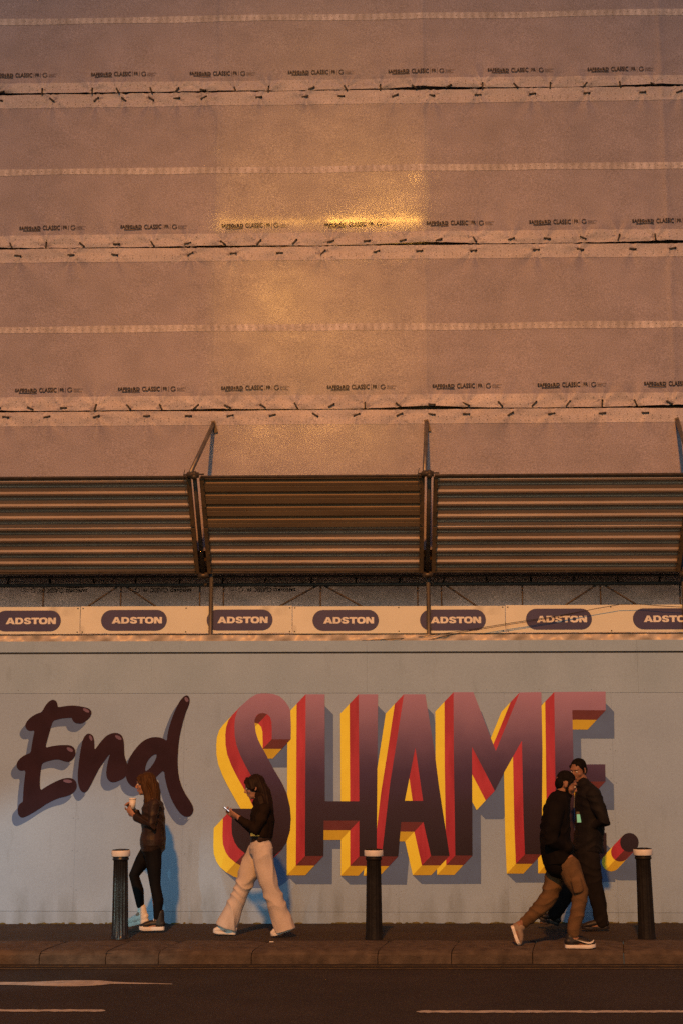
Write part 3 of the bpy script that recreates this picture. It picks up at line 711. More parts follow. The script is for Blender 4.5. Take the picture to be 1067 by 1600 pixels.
# ---- corrugated debris fans
AL = R(46); ul = Vector((0, -math.cos(AL), math.sin(AL))); nl = Vector((0, -math.sin(AL), -math.cos(AL)))
FL = 1.31
def fan_profile(s0, s1, inv):
    pr = []; n = 4; pitch = (s1 - s0) / n; h = .019
    for k in range(n):
        a = s0 + k * pitch
        for t, lv in ((0, 0), (.34, 0), (.37, .22), (.40, 0), (.62, 0), (.70, 1), (.84, 1), (.955, 0), (1.0, 0)):
            if t == 1.0 and k < n - 1: continue
            pr.append((a + t * pitch, (1 - lv if inv else lv) * h))
    return pr
def fan(x0, x1, label, top_mat, inv):
    base = Vector(((x0 + x1) / 2, YP - .05, z_fan0))
    par = empty('debris_fan', base, label, 'scaffold fan', 'corrugated metal fans between the raking beams')
    org = Vector((0, YP - .05, z_fan0))
    for (s0, s1, m, iv, off) in ((.0, .655, M_corr, False, 0), (.645, FL, top_mat, inv, .012)):
        pr = fan_profile(s0, s1, iv); vs = []; n = len(pr)
        for x in (x0, x1):
            for (s, h) in pr: vs.append(org + ul * s + nl * (h + off) + Vector((x, 0, 0)))
        for x in (x0, x1):
            for (s, h) in pr: vs.append(org + ul * s + nl * (h + off - .003) + Vector((x, 0, 0)))
        fs = []
        for i in range(n - 1):
            fs.append((i, i + 1, n + i + 1, n + i)); fs.append((2 * n + i, 3 * n + i, 3 * n + i + 1, 2 * n + i + 1))
            fs.append((i, 2 * n + i, 2 * n + i + 1, i + 1)); fs.append((n + i, n + i + 1, 3 * n + i + 1, 3 * n + i))
        fs.append((0, n, 3 * n, 2 * n)); fs.append((n - 1, 3 * n - 1, 4 * n - 1, 2 * n - 1))
        mk('corrugated_panel', vs, fs, m, par)
        # end channels
    Rx = Matrix(((1, 0, 0), (0, ul.y, nl.y), (0, ul.z, nl.z)))
    for x in (x0 + .012, x1 - .012):
        for (s0, s1) in ((0.0, .64), (.665, FL)):
            q = MB(); q.box(org + ul * (s0 + s1) / 2 + nl * .032 + Vector((x, 0, 0)), (.05, s1 - s0, .022), Rx)
            q.box(org + ul * (s0 + s1) / 2 + nl * .012 + Vector((x + (.02 if x < (x0 + x1) / 2 else -.02) * -1, 0, 0)), (.008, s1 - s0, .05), Rx); q.build('end_channel', M_channel, par)
    q = MB(); q.box(org + ul * (FL + .004) + nl * .012 + Vector(((x0 + x1) / 2, 0, 0)), (x1 - x0, .03, .034), Rx); q.build('top_rail', M_tubedark, par)
    q = MB(); q.box(org + ul * .0 + nl * .03 + Vector(((x0 + x1) / 2, 0, 0)), (x1 - x0, .016, .012), Rx); q.build('bottom_rail', M_tube, par)
    rv = MB(); rr = random.Random(int(x0 * 100))
    for (s0, s1) in ((0, .655), (.645, FL)):
        for k in range(8):
            for x in (x0 + .03, x1 - .03): rv.ball(org + ul * (s0 + .05 + k * (s1 - s0 - .1) / 7) + nl * .046 + Vector((x, 0, 0)), .006, nu=6, nv=4)
    r_ = rv.build('bolt', M_tubedark, par); r_['kind'] = 'stuff'
    return par
g = .062
XB = [PX[0], PX[1] - .085, PX[2] - .01, PX[3]]
fan(XB[0] + g, XB[1] - g, 'left corrugated fan, grey metal, beside the tilted raking beam', M_corr, False)
fan(XB[1] + g, XB[2] - g, 'middle corrugated fan with a rusty brown upper panel', M_corr_rust, True)
fan(XB[2] + g, XB[3] - g, 'right corrugated fan, grey metal with bright orange edges', M_corr, False)
fan(PX[3] + g, XR, 'far right corrugated fan beyond the last beam', M_corr, False) if PX[3] + g < 4.2 else None
def raker(x, label):
    org = Vector((x, YP - .05, z_fan0))
    par = empty('raking_beam', org, label, 'scaffold beam', 'raking beams holding up the metal fans')
    q = MB(); q.tube([org - ul * .06 + nl * .05, org + ul * (FL + .10) + nl * .05], .0245, 12); q.build('beam', M_tubedark, par, True)
    top = org + ul * (FL + .06)
    q = MB(); q.tube([top + nl * .05 + Vector((-.075, 0, 0)), top + nl * .05 + Vector((.05, 0, 0))], .032, 12)
    q.box(top + nl * .085, (.06, .05, .05)); q.tube([top + nl * .07 + Vector((-.12, 0, .015)), top + nl * .07 + Vector((.11, 0, .02))], .009, 8)
    q.tube([top + Vector((-.06, -.06, -.03)), top + Vector((-.06, .05, -.03))], .030, 12); q.build('coupler', M_coupler, par, True)
    pt = at(0, 659, YP - .05); e = Vector((min(PX, key=lambda q: abs(q - x)), YP - .03, at(533, 660, YP - .03).z))
    q = MB(); s = top + Vector((-.05, 0, 0)); q.tube([s, e], .0245, 12); q.build('brace', M_tube, par, True)
    q = MB(); q.box(e + Vector((.012, -.012, -.05)), (.05, .03, .15), Matrix.Rotation(R(-14), 3, 'Y')); q.build('clamp', M_coupler, par)
    q = MB(); q.tube([org + nl * .05 + Vector((-.06, 0, -.02)), org + nl * .05 + Vector((.06, 0, -.02))], .033, 12); q.box(org + Vector((.035, -.04, -.05)), (.05, .05, .06)); q.build('coupler', M_coupler, par, True)
    q = MB(); q.tube([top + Vector((-.11, -.03, .03)), top + Vector((-.13, -.03, -.06)), top + Vector((-.12, -.03, -.14))], .004, 6); q.build('wire', M_cable, par)
    return par
raker(XB[1], 'raking fan beam between left and middle fans, leaning left'); raker(XB[2], 'upright looking raking fan beam between middle and right fans')
raker(PX[3], 'raking fan beam at the right edge, only its brace top in view')

# ---- company banners
YB = YP + .035
zbt, zbb = at(533, 946.8, YB).z, at(533, 989.2, YB).z
def fill2d(polys):
    """polys: (points, is_hole); flat triangulated letters"""
    verts = []; faces = []
    for P, h in polys:
        b = len(verts); P = P if area(P) > 0 else P[::-1]; verts += [Vector(p) for p in P]; faces.append(list(range(b, b + len(P))))
    vo, eo, fo, ov, oe, of = geometry.delaunay_2d_cdt(verts, [], faces, 1, 1e-4)
    return np.array([(v.x, v.y) for v in vo]), [tuple(f) for f, sr in zip(fo, of) if sr and not any(polys[k][1] for k in sr)]
def heavy_letters():
    def sup(cx, cy, a, b, n=2.6, k=28): return [(cx + a * math.copysign(abs(math.cos(t)) ** (2 / n), math.cos(t)), cy + b * math.copysign(abs(math.sin(t)) ** (2 / n), math.sin(t))) for t in np.linspace(0, 2 * math.pi, k + 1)[:-1]]
    def sh(P, x): return [(p[0] + x, p[1]) for p in P]
    L = []; x = 0
    L += [(sh([(0, 0), (.45, 1), (.83, 1), (1.28, 0), (.88, 0), (.82, .17), (.46, .17), (.40, 0)], x), 0), (sh([(.54, .40), (.74, .40), (.64, .70)], x), 1)]; x += 1.32
    R_ = [(.0, 0), (0, 1), (.62, 1)] + [(.62 + .50 * math.cos(t), .5 + .5 * math.sin(t)) for t in np.linspace(math.pi / 2, -math.pi / 2, 14)][1:]
    Q = [(.36, .24), (.36, .76), (.58, .76)] + [(.58 + .20 * math.cos(t), .5 + .26 * math.sin(t)) for t in np.linspace(math.pi / 2, -math.pi / 2, 10)][1:]
    L += [(sh(R_, x), 0), (sh(Q, x), 1)]; x += 1.19
    c = [(.98, .70), (.93, .88), (.78, .98), (.52, 1.02), (.24, .98), (.07, .86), (.04, .70), (.10, .54), (.28, .45), (.52, .39), (.65, .33), (.64, .25), (.52, .20), (.40, .24), (.36, .33), (0, .33), (.04, .14), (.20, .02), (.50, -.02), (.82, .02), (.98, .16), (1.0, .32), (.93, .48), (.76, .56), (.50, .62), (.39, .68), (.42, .77), (.52, .80), (.60, .77), (.64, .70)]
    L += [(sh(c, x), 0)]; x += 1.03
    L += [(sh([(.36, 0), (.36, .74), (.0, .74), (.0, 1), (1.08, 1), (1.08, .74), (.72, .74), (.72, 0)], x), 0)]; x += 1.06
    L += [(sh(sup(.60, .5, .60, .52), x), 0), (sh(sup(.60, .5, .25, .27), x), 1)]; x += 1.25
    L += [(sh([(0, 0), (0, 1), (.42, 1), (.76, .48), (.76, 1), (1.10, 1), (1.10, 0), (.70, 0), (.34, .54), (.34, 0)], x), 0)]
    return fill2d(L)
ADS = heavy_letters()
ADS[0][:, 0] -= ADS[0][:, 0].min(); ADS[0][:, 1] -= ADS[0][:, 1].min()
bx = [-205, 126, 457, 789, 1120]
pills = [-7, 158.5, 323.5, 488.5, 655.5, 821, 988]
def pill(x0, x1, z0, z1, y):
    r = (z1 - z0) / 2; pts = []
    for k in range(13): a = math.pi / 2 + math.pi * k / 12; pts.append((x0 + r + r * math.cos(a), y, z0 + r + r * math.sin(a)))
    for k in range(13): a = -math.pi / 2 + math.pi * k / 12; pts.append((x1 - r + r * math.cos(a), y, z0 + r + r * math.sin(a)))
    return pts, [tuple(range(len(pts)))]
blab = ['leftmost ADSTON banner board, cut by the left edge', 'smoke smudged ADSTON banner board left of the middle', 'clean ADSTON banner board crossed by the second pole', 'ADSTON banner board on the right crossed by loose cables']
wob = [.0, .004, -.004, .003]
for i in range(4):
    a = at(bx[i], 968, YB).x; c = at(bx[i + 1], 968, YB).x
    par = empty('banner_board', ((a + c) / 2, YB, zbb), blab[i], 'banner', 'company banners along the top of the hoarding')
    q = MB(); q.box(((a + c) / 2, YB + .006, (zbt + zbb) / 2 + wob[i]), (c - a - .007, .012, zbt - zbb)); q.build('panel', M_banner, par)
    fx = MB()
    for xx in (a + .03, (a + c) / 2, c - .03):
        for zz in (zbt - .02, zbb + .02): fx.box((xx, YB - .002, zz), (.014, .006, .012))
    f_ = fx.build('fixing', M_tie, par); f_['kind'] = 'stuff'
    for px in pills:
        if bx[i] - 2 <= px + 51 < bx[i + 1]:
            x0 = at(px, 968, YB).x; x1 = at(px + 103, 968, YB).x
            zt_ = zbt - .043 + wob[i]; zb2 = zbb + .030 + wob[i]
            v, fa = pill(x0, x1, zb2, zt_, YB - .003); pl = mk('logo_panel', v, fa, M_navy, par)
            w = x1 - x0; v2, f2 = fit(ADS, x0 + .165 * w, x0 + .925 * w, zb2 + .34 * (zt_ - zb2), zb2 + .66 * (zt_ - zb2))
            mk('lettering', np.stack([v2[:, 0], np.full(len(v2), YB - .006), v2[:, 1]], 1), f2, M_bannertext, pl)
q = MB(); q.box((0, YB + .01, zbb - .016), (XR - XL, .03, .022)); bt = q.build('batten', M_darkline, scaf)
# polythene strip showing between banners and hoarding
xp = np.arange(XL, XR, .03); zt_p, zb_p = zbb - .028, z_top - .25; nzp = 12
Xp = np.repeat(xp[None], nzp, 0); Zp = np.repeat(np.linspace(zb_p, zt_p, nzp)[:, None], len(xp), 1)
Yp_ = YW + .10 + .014 * np.sin(9 * Xp + 30 * Zp) + .010 * np.sin(21 * Xp - 44 * Zp) + .006 * np.sin(47 * Xp + 17 * Zp)
I = np.arange(nzp * len(xp)).reshape(nzp, len(xp))
po = mk('polythene_strip', np.stack([Xp, Yp_, Zp], -1).reshape(-1, 3), np.stack([I[:-1, :-1], I[:-1, 1:], I[1:, 1:], I[1:, :-1]], -1).reshape(-1, 4).tolist(), M_poly, None, True)
tag(po, 'crumpled polythene strip glinting orange along the top of the hoarding', 'plastic sheet')
# cables
def cable(pts, label):
    P = [at(x, y, YP - .06) for x, y in pts]; q = MB(); Q = []
    for i in range(len(P) - 1):
        for t in np.linspace(0, 1, 6)[:-1]: Q.append(P[i].lerp(P[i + 1], t))
    Q.append(P[-1]); q.tube(Q, .0038, 6); o = q.build('cable', M_cable, None, True); tag(o, label, 'cable')
cable([(668, 1000), (720, 988), (800, 975), (870, 964), (930, 951), (968, 944.5), (1000, 944), (1035, 947), (1090, 950)], 'black cable arching up across the right hand ADSTON banners')
cable([(560, 1001), (640, 997), (720, 986), (800, 973), (870, 962.5), (905, 956)], 'black cable drooping from the second pole up to the right')

# ------------------------------------------------------------------ bollards
BH = .90
def bollard_parts(par, m):
    prof = [(.092, -.03, 0), (.092, .0, 0), (.090, .02, 0), (.086, .05, .010), (.082, .30, .011), (.078, .60, .011), (.074, .855, .010), (.075, .862, 0), (.084, .870, 0), (.086, .880, 0), (.079, .888, 0), (.083, .900, 0)]
    q = MB(); q.lathe([(r, z * BH, fl * (.35 if m is M_ironw else 1)) for r, z, fl in prof], 96, flute=16); q.build('shaft', m, par, True)
    q = MB(); q.lathe([(.080, .813, 0), (.094, .816, 0), (.097, .822, 0), (.097, .868, 0), (.094, .876, 0)], 40); q.build('painted_band', M_cap, par, True)
    q = MB(); q.lathe([(.090, .8765, 0), (.088, .884, 0), (.05, .890, 0), (.012, .892, 0)], 32); q.build('cap', m, par, True)
bl = [(188, 1466.5, 'glossy fluted black bollard with white band beside the woman in leggings', M_iron, -1.0),
      (584, 1467.5, 'black bollard with white band in the middle of the kerb', M_ironw, 0), (1010, 1466.5, 'scuffed black bollard with white band near the right edge', M_ironw, -.6)]
for px, py, lab, m, lean in bl:
    p = ground(px, py, 0)
    par = empty('bollard', (0, 0, 0), lab, 'bollard', 'fluted bollards along the kerb'); bollard_parts(par, m)
    par.location = p; par.rotation_euler = (0, R(lean), random.uniform(0, .4))

# litter
p = ground(765, 1444.5); q = MB(); q.add([(p.x - .03, p.y, p.z + .004), (p.x, p.y - .02, p.z + .012), (p.x + .035, p.y, p.z + .006), (p.x, p.y + .02, p.z + .010)], [(0, 1, 2, 3)])
lo = q.build('leaf', mat('leaf_yellow', (.5, .36, .04), .7)); tag(lo, 'small yellow leaf lying at the foot of the hoarding', 'leaf')
p = ground(424.5, 1472.6); q = MB(); q.tube([(p.x - .02, p.y, p.z + .006), (p.x + .022, p.y + .004, p.z + .006)], .005, 8)
lo = q.build('cigarette_end', mat('paper_white', (.7, .68, .65), .7)); tag(lo, 'white cigarette end on the footpath below the striding woman', 'litter')
#PEOPLE#
# ------------------------------------------------------------------ people
M_skin = mat('skin', (.34, .18, .12), .6, col2=(.42, .23, .16), scale=18, spec=.4)
M_skin2 = mat('skin_tan', (.23, .115, .07), .6, col2=(.29, .15, .095), scale=18, spec=.4)
M_eye = mat('eye_dark', (.02, .014, .012), .2)
M_eyew = mat('eye_white', (.6, .58, .55), .3)
M_lip = mat('lips', (.35, .11, .09), .5)
M_hair_d = mat('hair_dark_brown', (.012, .007, .005), .6, col2=(.026, .014, .009), scale=30, stretch=(3, 3, .3), spec=.12)
M_hair_a = mat('hair_auburn', (.036, .018, .008), .6, col2=(.085, .042, .016), scale=30, stretch=(3, 3, .3), spec=.12)
M_hair_k = mat('hair_black', (.005, .004, .004), .8, col2=(.012, .010, .009), scale=60, spec=.08)
M_leather = mat('leather_brown', (.014, .009, .007), .55, col2=(.045, .025, .017), scale=7, spec=.3, bump=.3, bscale=40)
M_legging = mat('legging_black', (.004, .004, .005), .8, spec=.12, col2=(.008, .007, .008), scale=10)
M_knit = mat('knit_dark_brown', (.012, .008, .006), .9, spec=.08, col2=(.022, .014, .010), scale=14, bump=.4, bscale=90)
M_cream = mat('trouser_cream', (.50, .45, .42), .85, col2=(.60, .54, .50), scale=8, bump=.3, bscale=60)
M_hood = mat('hoodie_black', (.006, .005, .005), .9, spec=.08, col2=(.011, .009, .009), scale=9, bump=.4, bscale=70)
M_cargo = mat('trouser_brown', (.10, .060, .032), .9, spec=.1, col2=(.155, .095, .05), scale=8, bump=.35, bscale=60)
M_jacket = mat('jacket_black', (.007, .006, .007), .75, spec=.15, col2=(.014, .012, .012), scale=9, bump=.35, bscale=40)
M_dtrou = mat('trouser_dark', (.010, .009, .009), .9, spec=.08, col2=(.018, .015, .015), scale=9)
M_shoek = mat('shoe_black', (.014, .012, .012), .5, col2=(.024, .020, .02), scale=20)
M_shoew = mat('shoe_white', (.66, .64, .62), .5, col2=(.78, .76, .74), scale=14)
M_shoeb = mat('shoe_grey_brown', (.20, .15, .12), .6, col2=(.30, .24, .19), scale=14)
M_gold = mat('buckle_brass', (.45, .28, .08), .3, metal=.8)

def organic(name, mb, m, parent, voxel=.007, it=4, disp=None, fac=.5):
    me = bpy.data.meshes.new('tmp'); me.from_pydata([tuple(v) for v in mb.v], [], mb.f); me.update()
    o = bpy.data.objects.new('tmp', me); COL.objects.link(o)
    r = o.modifiers.new('r', 'REMESH'); r.mode = 'VOXEL'; r.voxel_size = voxel; r.adaptivity = 0
    s = o.modifiers.new('s', 'SMOOTH'); s.factor = fac; s.iterations = it
    dg = bpy.context.evaluated_depsgraph_get(); ev = bpy.data.meshes.new_from_object(o.evaluated_get(dg))
    bpy.data.objects.remove(o)
    n = len(ev.vertices); co = np.empty(n * 3); ev.vertices.foreach_get('co', co); co = co.reshape(-1, 3)
    if disp is not None:
        no = np.empty(n * 3); ev.vertex_normals.foreach_get('vector', no); no = no.reshape(-1, 3)
        co = co + no * disp(co)[:, None]
    co = co - np.array(wloc(parent)); ev.vertices.foreach_set('co', co.ravel())
    ev.polygons.foreach_set('use_smooth', [True] * len(ev.polygons)); ev.materials.clear(); ev.materials.append(m); ev.update()
    ob = bpy.data.objects.new(name, ev); ev.name = name; COL.objects.link(ob); ob.parent = parent
    return ob
def folds(a, k=40, seed=0, dirn=(1, .4, 2)):
    rg = np.random.RandomState(seed); ph = rg.uniform(0, 6, 9)
    def f(c):
        x, y, z = c[:, 0], c[:, 1], c[:, 2]
        w = 1.6 * np.sin(7 * x + 3 * z + ph[0]) + 1.3 * np.sin(11 * z - 6 * y + ph[1]) + .8 * np.sin(19 * x + 13 * y + ph[2])
        u = dirn[0] * x + dirn[1] * y + dirn[2] * z
        m = .5 + .5 * np.sin(5 * x + 8 * z + ph[3] + w)
        r1 = 1 - 2 * np.abs(np.sin(.5 * k * .55 * u + w + ph[4])) ; r2 = 1 - 2 * np.abs(np.sin(.5 * k * .8 * (.6 * u - .8 * x + .5 * y) + 1.4 * w + ph[5]))
        return a * (.42 * r1 * m + .38 * r2 * (1 - m)) + a * .3 * np.sin(9 * z + 8 * x + ph[6])
    return f
def strands(a, k=150, seed=0):
    rg = np.random.RandomState(seed); ph = rg.uniform(0, 6, 4)
    return lambda c: a * (np.sin(k * (c[:, 0] + .9 * c[:, 1]) + ph[0] + 3 * np.sin(8 * c[:, 2] + ph[1])) + .7 * np.sin(k * .45 * (c[:, 0] - c[:, 1]) + ph[2] + 2 * np.sin(5 * c[:, 2] + ph[3])))

def hand(mb, w, d, n, side, k=1.0, curl=(25, 40)):
    """palm + five bent fingers; w wrist, d direction, n palm normal, side = +1 when the thumb is on the d x n side"""
    w = Vector(w); d = Vector(d).normalized(); n = Vector(n); n = (n - d * n.dot(d)).normalized(); s = d.cross(n).normalized() * side
    def L(a, b, c): return w + (d * a + s * b + n * c) * k
    mb.limb([L(-.03, 0, 0), L(.015, 0, 0), L(.05, .002, .002), L(.088, 0, .004)], [(.024 * k, .026 * k), (.016 * k, .032 * k), (.015 * k, .038 * k), (.011 * k, .037 * k)], 12, lat=s)
    for b, ln, r in ((.030, .072, .0092), (.010, .080, .0096), (-.011, .074, .0092), (-.030, .058, .0082)):
        p = L(.082, b, .004); pts = [L(.06, b, .003), p]; a = 0; q = p
        for seg, c in ((.45, curl[0]), (.32, curl[1]), (.23, curl[1] * .6)):
            a += R(c); q = q + (d * math.cos(a) + n * math.sin(a)) * (ln * seg * k); pts.append(q)
        mb.limb(pts, [r * k, r * k, r * k, r * .93 * k, r * .8 * k], 8, lat=s)
    mb.limb([L(.012, .022, .004), L(.038, .048, .014), L(.062, .058, .028), L(.082, .052, .040)], [.014 * k, .0125 * k, .0105 * k, .009 * k], 8, lat=n)

def head(mb, c, f, tilt, k, par, m_skin, yaw=0., beard=False):
    """c skull centre; f = -1 faces left, +1 right; tilt degrees (chin down positive); returns matrix"""
    Mt = Matrix.Rotation(R(yaw), 3, 'Z') @ (Matrix.Rotation(math.pi, 3, 'Z') if f < 0 else Matrix.Identity(3)) @ Matrix.Rotation(R(tilt), 3, 'Y')
    c = Vector(c)
    T = lambda x, y, z: c + Mt @ Vector((x, y, z)) * k
    def B(x, y, z, rx, ry, rz): mb.ball(T(x, y, z), (rx * k, ry * k, rz * k), Mt)
    B(-.012, 0, .022, .098, .076, .096); B(.030, 0, -.018, .066, .064, .082); B(.036, 0, -.068, .050, .050, .046); B(.062, 0, -.094, .022, .028, .020)
    B(.074, 0, .030, .026, .052, .020)                      # brow
    mb.limb([T(.084, 0, .020), T(.100, 0, -.006), T(.113, 0, -.026), T(.100, 0, -.034)], [(.009 * k, .009 * k), (.011 * k, .010 * k), (.012 * k, .015 * k), (.009 * k, .013 * k)], 10, lat=Mt @ Vector((0, 1, 0)))
    B(.086, 0, -.056, .012, .022, .007); B(.084, 0, -.069, .012, .020, .008)
    for s in (-1, 1):
        B(.052, s * .040, -.028, .028, .024, .024)          # cheek
        B(-.006, s * .076, -.008, .020, .010, .032)         # ear
    e = MB(); e2 = MB()
    for s in (-1, 1):
        e.ball(T(.0815, s * .030, .004), .0105 * k, Mt, 10, 8); e2.ball(T(.0892, s * .031, .004), .0045 * k, Mt, 8, 6)
        e2.limb([T(.092, s * .014, .024), T(.094, s * .028, .028), T(.089, s * .040, .025)], [.0026 * k, .003 * k, .002 * k], 6)
    eo = e.build('eye', M_eyew, par, True); e2.build('iris', M_eye, eo, True)
    l = MB(); l.ball(T(.0945, 0, -.057), (.0055 * k, .018 * k, .005 * k), Mt, 10, 6); l.ball(T(.0925, 0, -.068), (.0055 * k, .017 * k, .005 * k), Mt, 10, 6); l.build('lips', M_lip, par, True)
    return Mt, T

def shoe(name, heel, toe, up, width, m_up, m_sole, par, high=.0, sole_h=.028, lift=None, stripes=None):
    """sole outline from heel to toe, upper above it"""
    h = Vector(heel); t = Vector(toe); d = (t - h); L_ = d.length; d.normalize(); u = Vector(up); u = (u - d * u.dot(d)).normalized(); s = u.cross(d)
    def P(a, b, c): return h + d * (a * L_) + s * b + u * c
    out = [(0.0, .35), (.03, .62), (.12, .78), (.3, .74), (.45, .72), (.6, .90), (.75, 1.0), (.87, .92), (.95, .66), (1.0, .25)]
    ring = [(a, w * width / 2) for a, w in out] + [(a, -w * width / 2) for a, w in out[::-1]]
    n = len(ring); vs = []
    for c, k in ((0, .96), (sole_h * .5, 1.03), (sole_h, 1.0)): vs += [P(a, b * k, c + (.012 * max(0, a - .8) / .2 if True else 0)) for a, b in ring]
    fs = [tuple(range(n))[::-1], tuple(2 * n + i for i in range(n))]
    for j in range(2):
        for i in range(n): fs.append((j * n + i, j * n + (i + 1) % n, (j + 1) * n + (i + 1) % n, (j + 1) * n + i))
    up_ = MB(); z = sole_h
    up_.limb([P(.10, 0, z + .030), P(.3, 0, z + .036), P(.55, 0, z + .032), P(.78, 0, z + .022), P(.93, 0, z + .014)],
             [(.036, width * .38), (.040, width * .37), (.036, width * .40), (.028, width * .44), (.016, width * .33)], 16, lat=s)
    up_.limb([P(.20, 0, z + .02), P(.19, 0, z + .055 + high * .5), P(.17, 0, z + .070 + high)], [(.058, .040), (.050, .038), (.046, .037)], 16, lat=s)
    uo = organic(name, up_, m_up, par, .005, 3)
    so = mk('sole', vs, fs, m_sole, uo, False)
    lc = MB()
    for k in range(5):
        a = .34 + .075 * k; hh = z + .072 - .010 * k + (high * .9 * max(0, (.5 - a) / .3) if high else 0)
        lc.limb([P(a, -width * .26, hh - .016), P(a + .01, 0, hh + .004), P(a, width * .26, hh - .016)], [.004] * 3, 6)
    lo_ = lc.build('laces', M_shoew if m_up != M_shoew else M_cream, uo, True)
    return uo, P
def PP(Y): return lambda px, py, dy=0.: at(px, py, Y + dy)

# --- woman in leather jacket and leggings (walks left, behind the first bollard)
Yp = 15.62; P = PP(Yp); base = ground(238, 1455); base.y = Yp
w1 = empty('person', base, 'auburn haired woman in brown leather jacket and black leggings holding a pale cup', 'person')
body = MB()
Mh, Th = head(body, P(228.5, 1225.5), -1, 4, .98, w1, M_skin)
body.limb([P(231, 1234), P(236, 1250)], [.050, .056], lat=(0, 1, 0))
body.limb([P(238, 1253), P(239, 1275), P(240, 1298), P(239, 1322)], [(.075, .14), (.10, .155), (.088, .125), (.105, .155)], 18)
hand_n = P(206, 1271, -.10); hand_f = P(207, 1263, .02)
body.limb([P(241, 1257, -.17), P(237, 1289, -.20), P(211, 1275, -.11)], [.042, .036, .026]); body.limb([P(236, 1257, .17), P(229, 1287, .19), P(211, 1268, .03)], [.042, .036, .026])
hand(body, hand_n + Vector((.02, 0, -.015)), (-.7, .25, .65), (.35, .85, .3), 1, .95, (30, 45)); hand(body, hand_f + Vector((.02, 0, -.02)), (-.6, -.15, .8), (-.25, -.95, 0), -1, .95, (35, 50))
body.limb([P(239, 1325, -.09), P(243, 1382, -.09), P(246.5, 1437, -.09)], [.07, .045, .034]); body.limb([P(236, 1325, .09), P(210, 1368, .09), P(220, 1416, .09)], [.07, .045, .034])
body.limb([P(247, 1442, -.09), P(236, 1449, -.09), P(225, 1450.5, -.09)], [.034, .032, .022]); body.limb([P(222, 1424, .09), P(212, 1437, .09), P(202, 1442, .09)], [.034, .032, .022])
organic('body', body, M_skin, w1, .0048, 2)
jk = MB()
jk.limb([P(236, 1250), P(239, 1258), P(240, 1280), P(241, 1300), P(240, 1320)], [(.080, .12), (.118, .195), (.130, .20), (.128, .185), (.137, .198)], 20, flat=True)
for sy, el, wr in ((-1, P(238, 1290, -.21), P(214, 1277, -.125)), (1, P(230, 1288, .20), P(213, 1270, .04))):
    jk.limb([P(241 if sy < 0 else 237, 1257, .165 * sy), el, wr], [(.068, .066), (.062, .058), (.046, .044)])
jk.limb([P(240, 1311), P(240, 1319)], [(.142, .20), (.138, .197)], 20)
organic('jacket', jk, M_leather, w1, .007, 3, folds(.010, 50, 1))
lg = MB()
lg.limb([P(240, 1312), P(239, 1328)], [(.112, .165), (.115, .165)], 18)
lg.limb([P(239, 1326, -.085), P(241, 1352, -.09), P(243, 1383, -.09), P(248, 1408, -.09), P(246.5, 1434, -.09)], [(.098, .094), (.083, .082), (.058, .058), (.060, .056), (.040, .04)])
lg.limb([P(236, 1326, .085), P(223, 1346, .09), P(210, 1368, .09), P(217, 1392, .09), P(220, 1415, .09)], [(.098, .094), (.083, .082), (.058, .058), (.060, .056), (.042, .04)])
organic('leggings', lg, M_legging, w1, .007, 3)
hr = MB(); k = .98
hr.ball(Th(-.020, 0, .034), (.102 * k, .087 * k, .100 * k), Mh); hr.limb([Th(-.045, 0, .05), Th(-.085, 0, -.02), Th(-.10, 0, -.10), Th(-.10, 0, -.20), Th(-.11, 0, -.30), Th(-.115, 0, -.36)], [(.06, .085), (.06, .095), (.055, .105), (.052, .11), (.042, .105), (.02, .08)], 16)
for s in (-1, 1): hr.limb([Th(.02, s * .060, .075), Th(.012, s * .080, .0), Th(-.02, s * .092, -.09), Th(-.045, s * .11, -.19), Th(-.06, s * .115, -.28)], [(.03, .02), (.032, .024), (.04, .028), (.045, .03), (.02, .02)], 12)
hr.limb([Th(.055, 0, .094), Th(.075, .04, .070), Th(.055, .072, .02)], [.022, .022, .016]); hr.limb([Th(.055, 0, .094), Th(.075, -.04, .070), Th(.055, -.072, .02)], [.022, .022, .016])
organic('hair', hr, M_hair_a, w1, .006, 2, strands(.0022, 150, 1))
u, SP = shoe('shoe', P(257.5, 1453, -.09), P(218.5, 1454, -.09), (0, 0, 1), .098, M_shoek, M_shoew, w1, high=.075, sole_h=.036)
cp_ = MB(); cp_.limb([SP(.86, 0, .045), SP(.97, 0, .030)], [(.018, .036), (.012, .026)], 12, lat=(0, 1, 0)); cp_.build('toe_cap', M_shoew, u, True)
u, SP = shoe('shoe', P(233.5, 1440, .09), P(196, 1449.5, .09), (0, 0, 1), .098, M_shoew, M_shoew, w1, high=.06, sole_h=.034)
st = MB(); st.limb([SP(.25, -.046, .06), SP(.55, -.047, .058), SP(.8, -.043, .045)], [.008] * 3, 6); st.build('stripe', M_shoek, u)
cu = MB(); cc = P(207.5, 1256, -.03)
cu.lathe([(.030, -.055, 0), (.038, .045, 0)], 20, cc)
cup = empty('drink_cup', cc, 'pale drink cup held up by the auburn haired woman', 'cup'); cu.build('cup_body', M_shoew, cup, True)
cl = MB(); cl.lathe([(.041, .046, 0), (.041, .054, 0), (.034, .062, 0), (.004, .063, 0)], 20, cc); cl.build('lid', M_cap, cup, True)

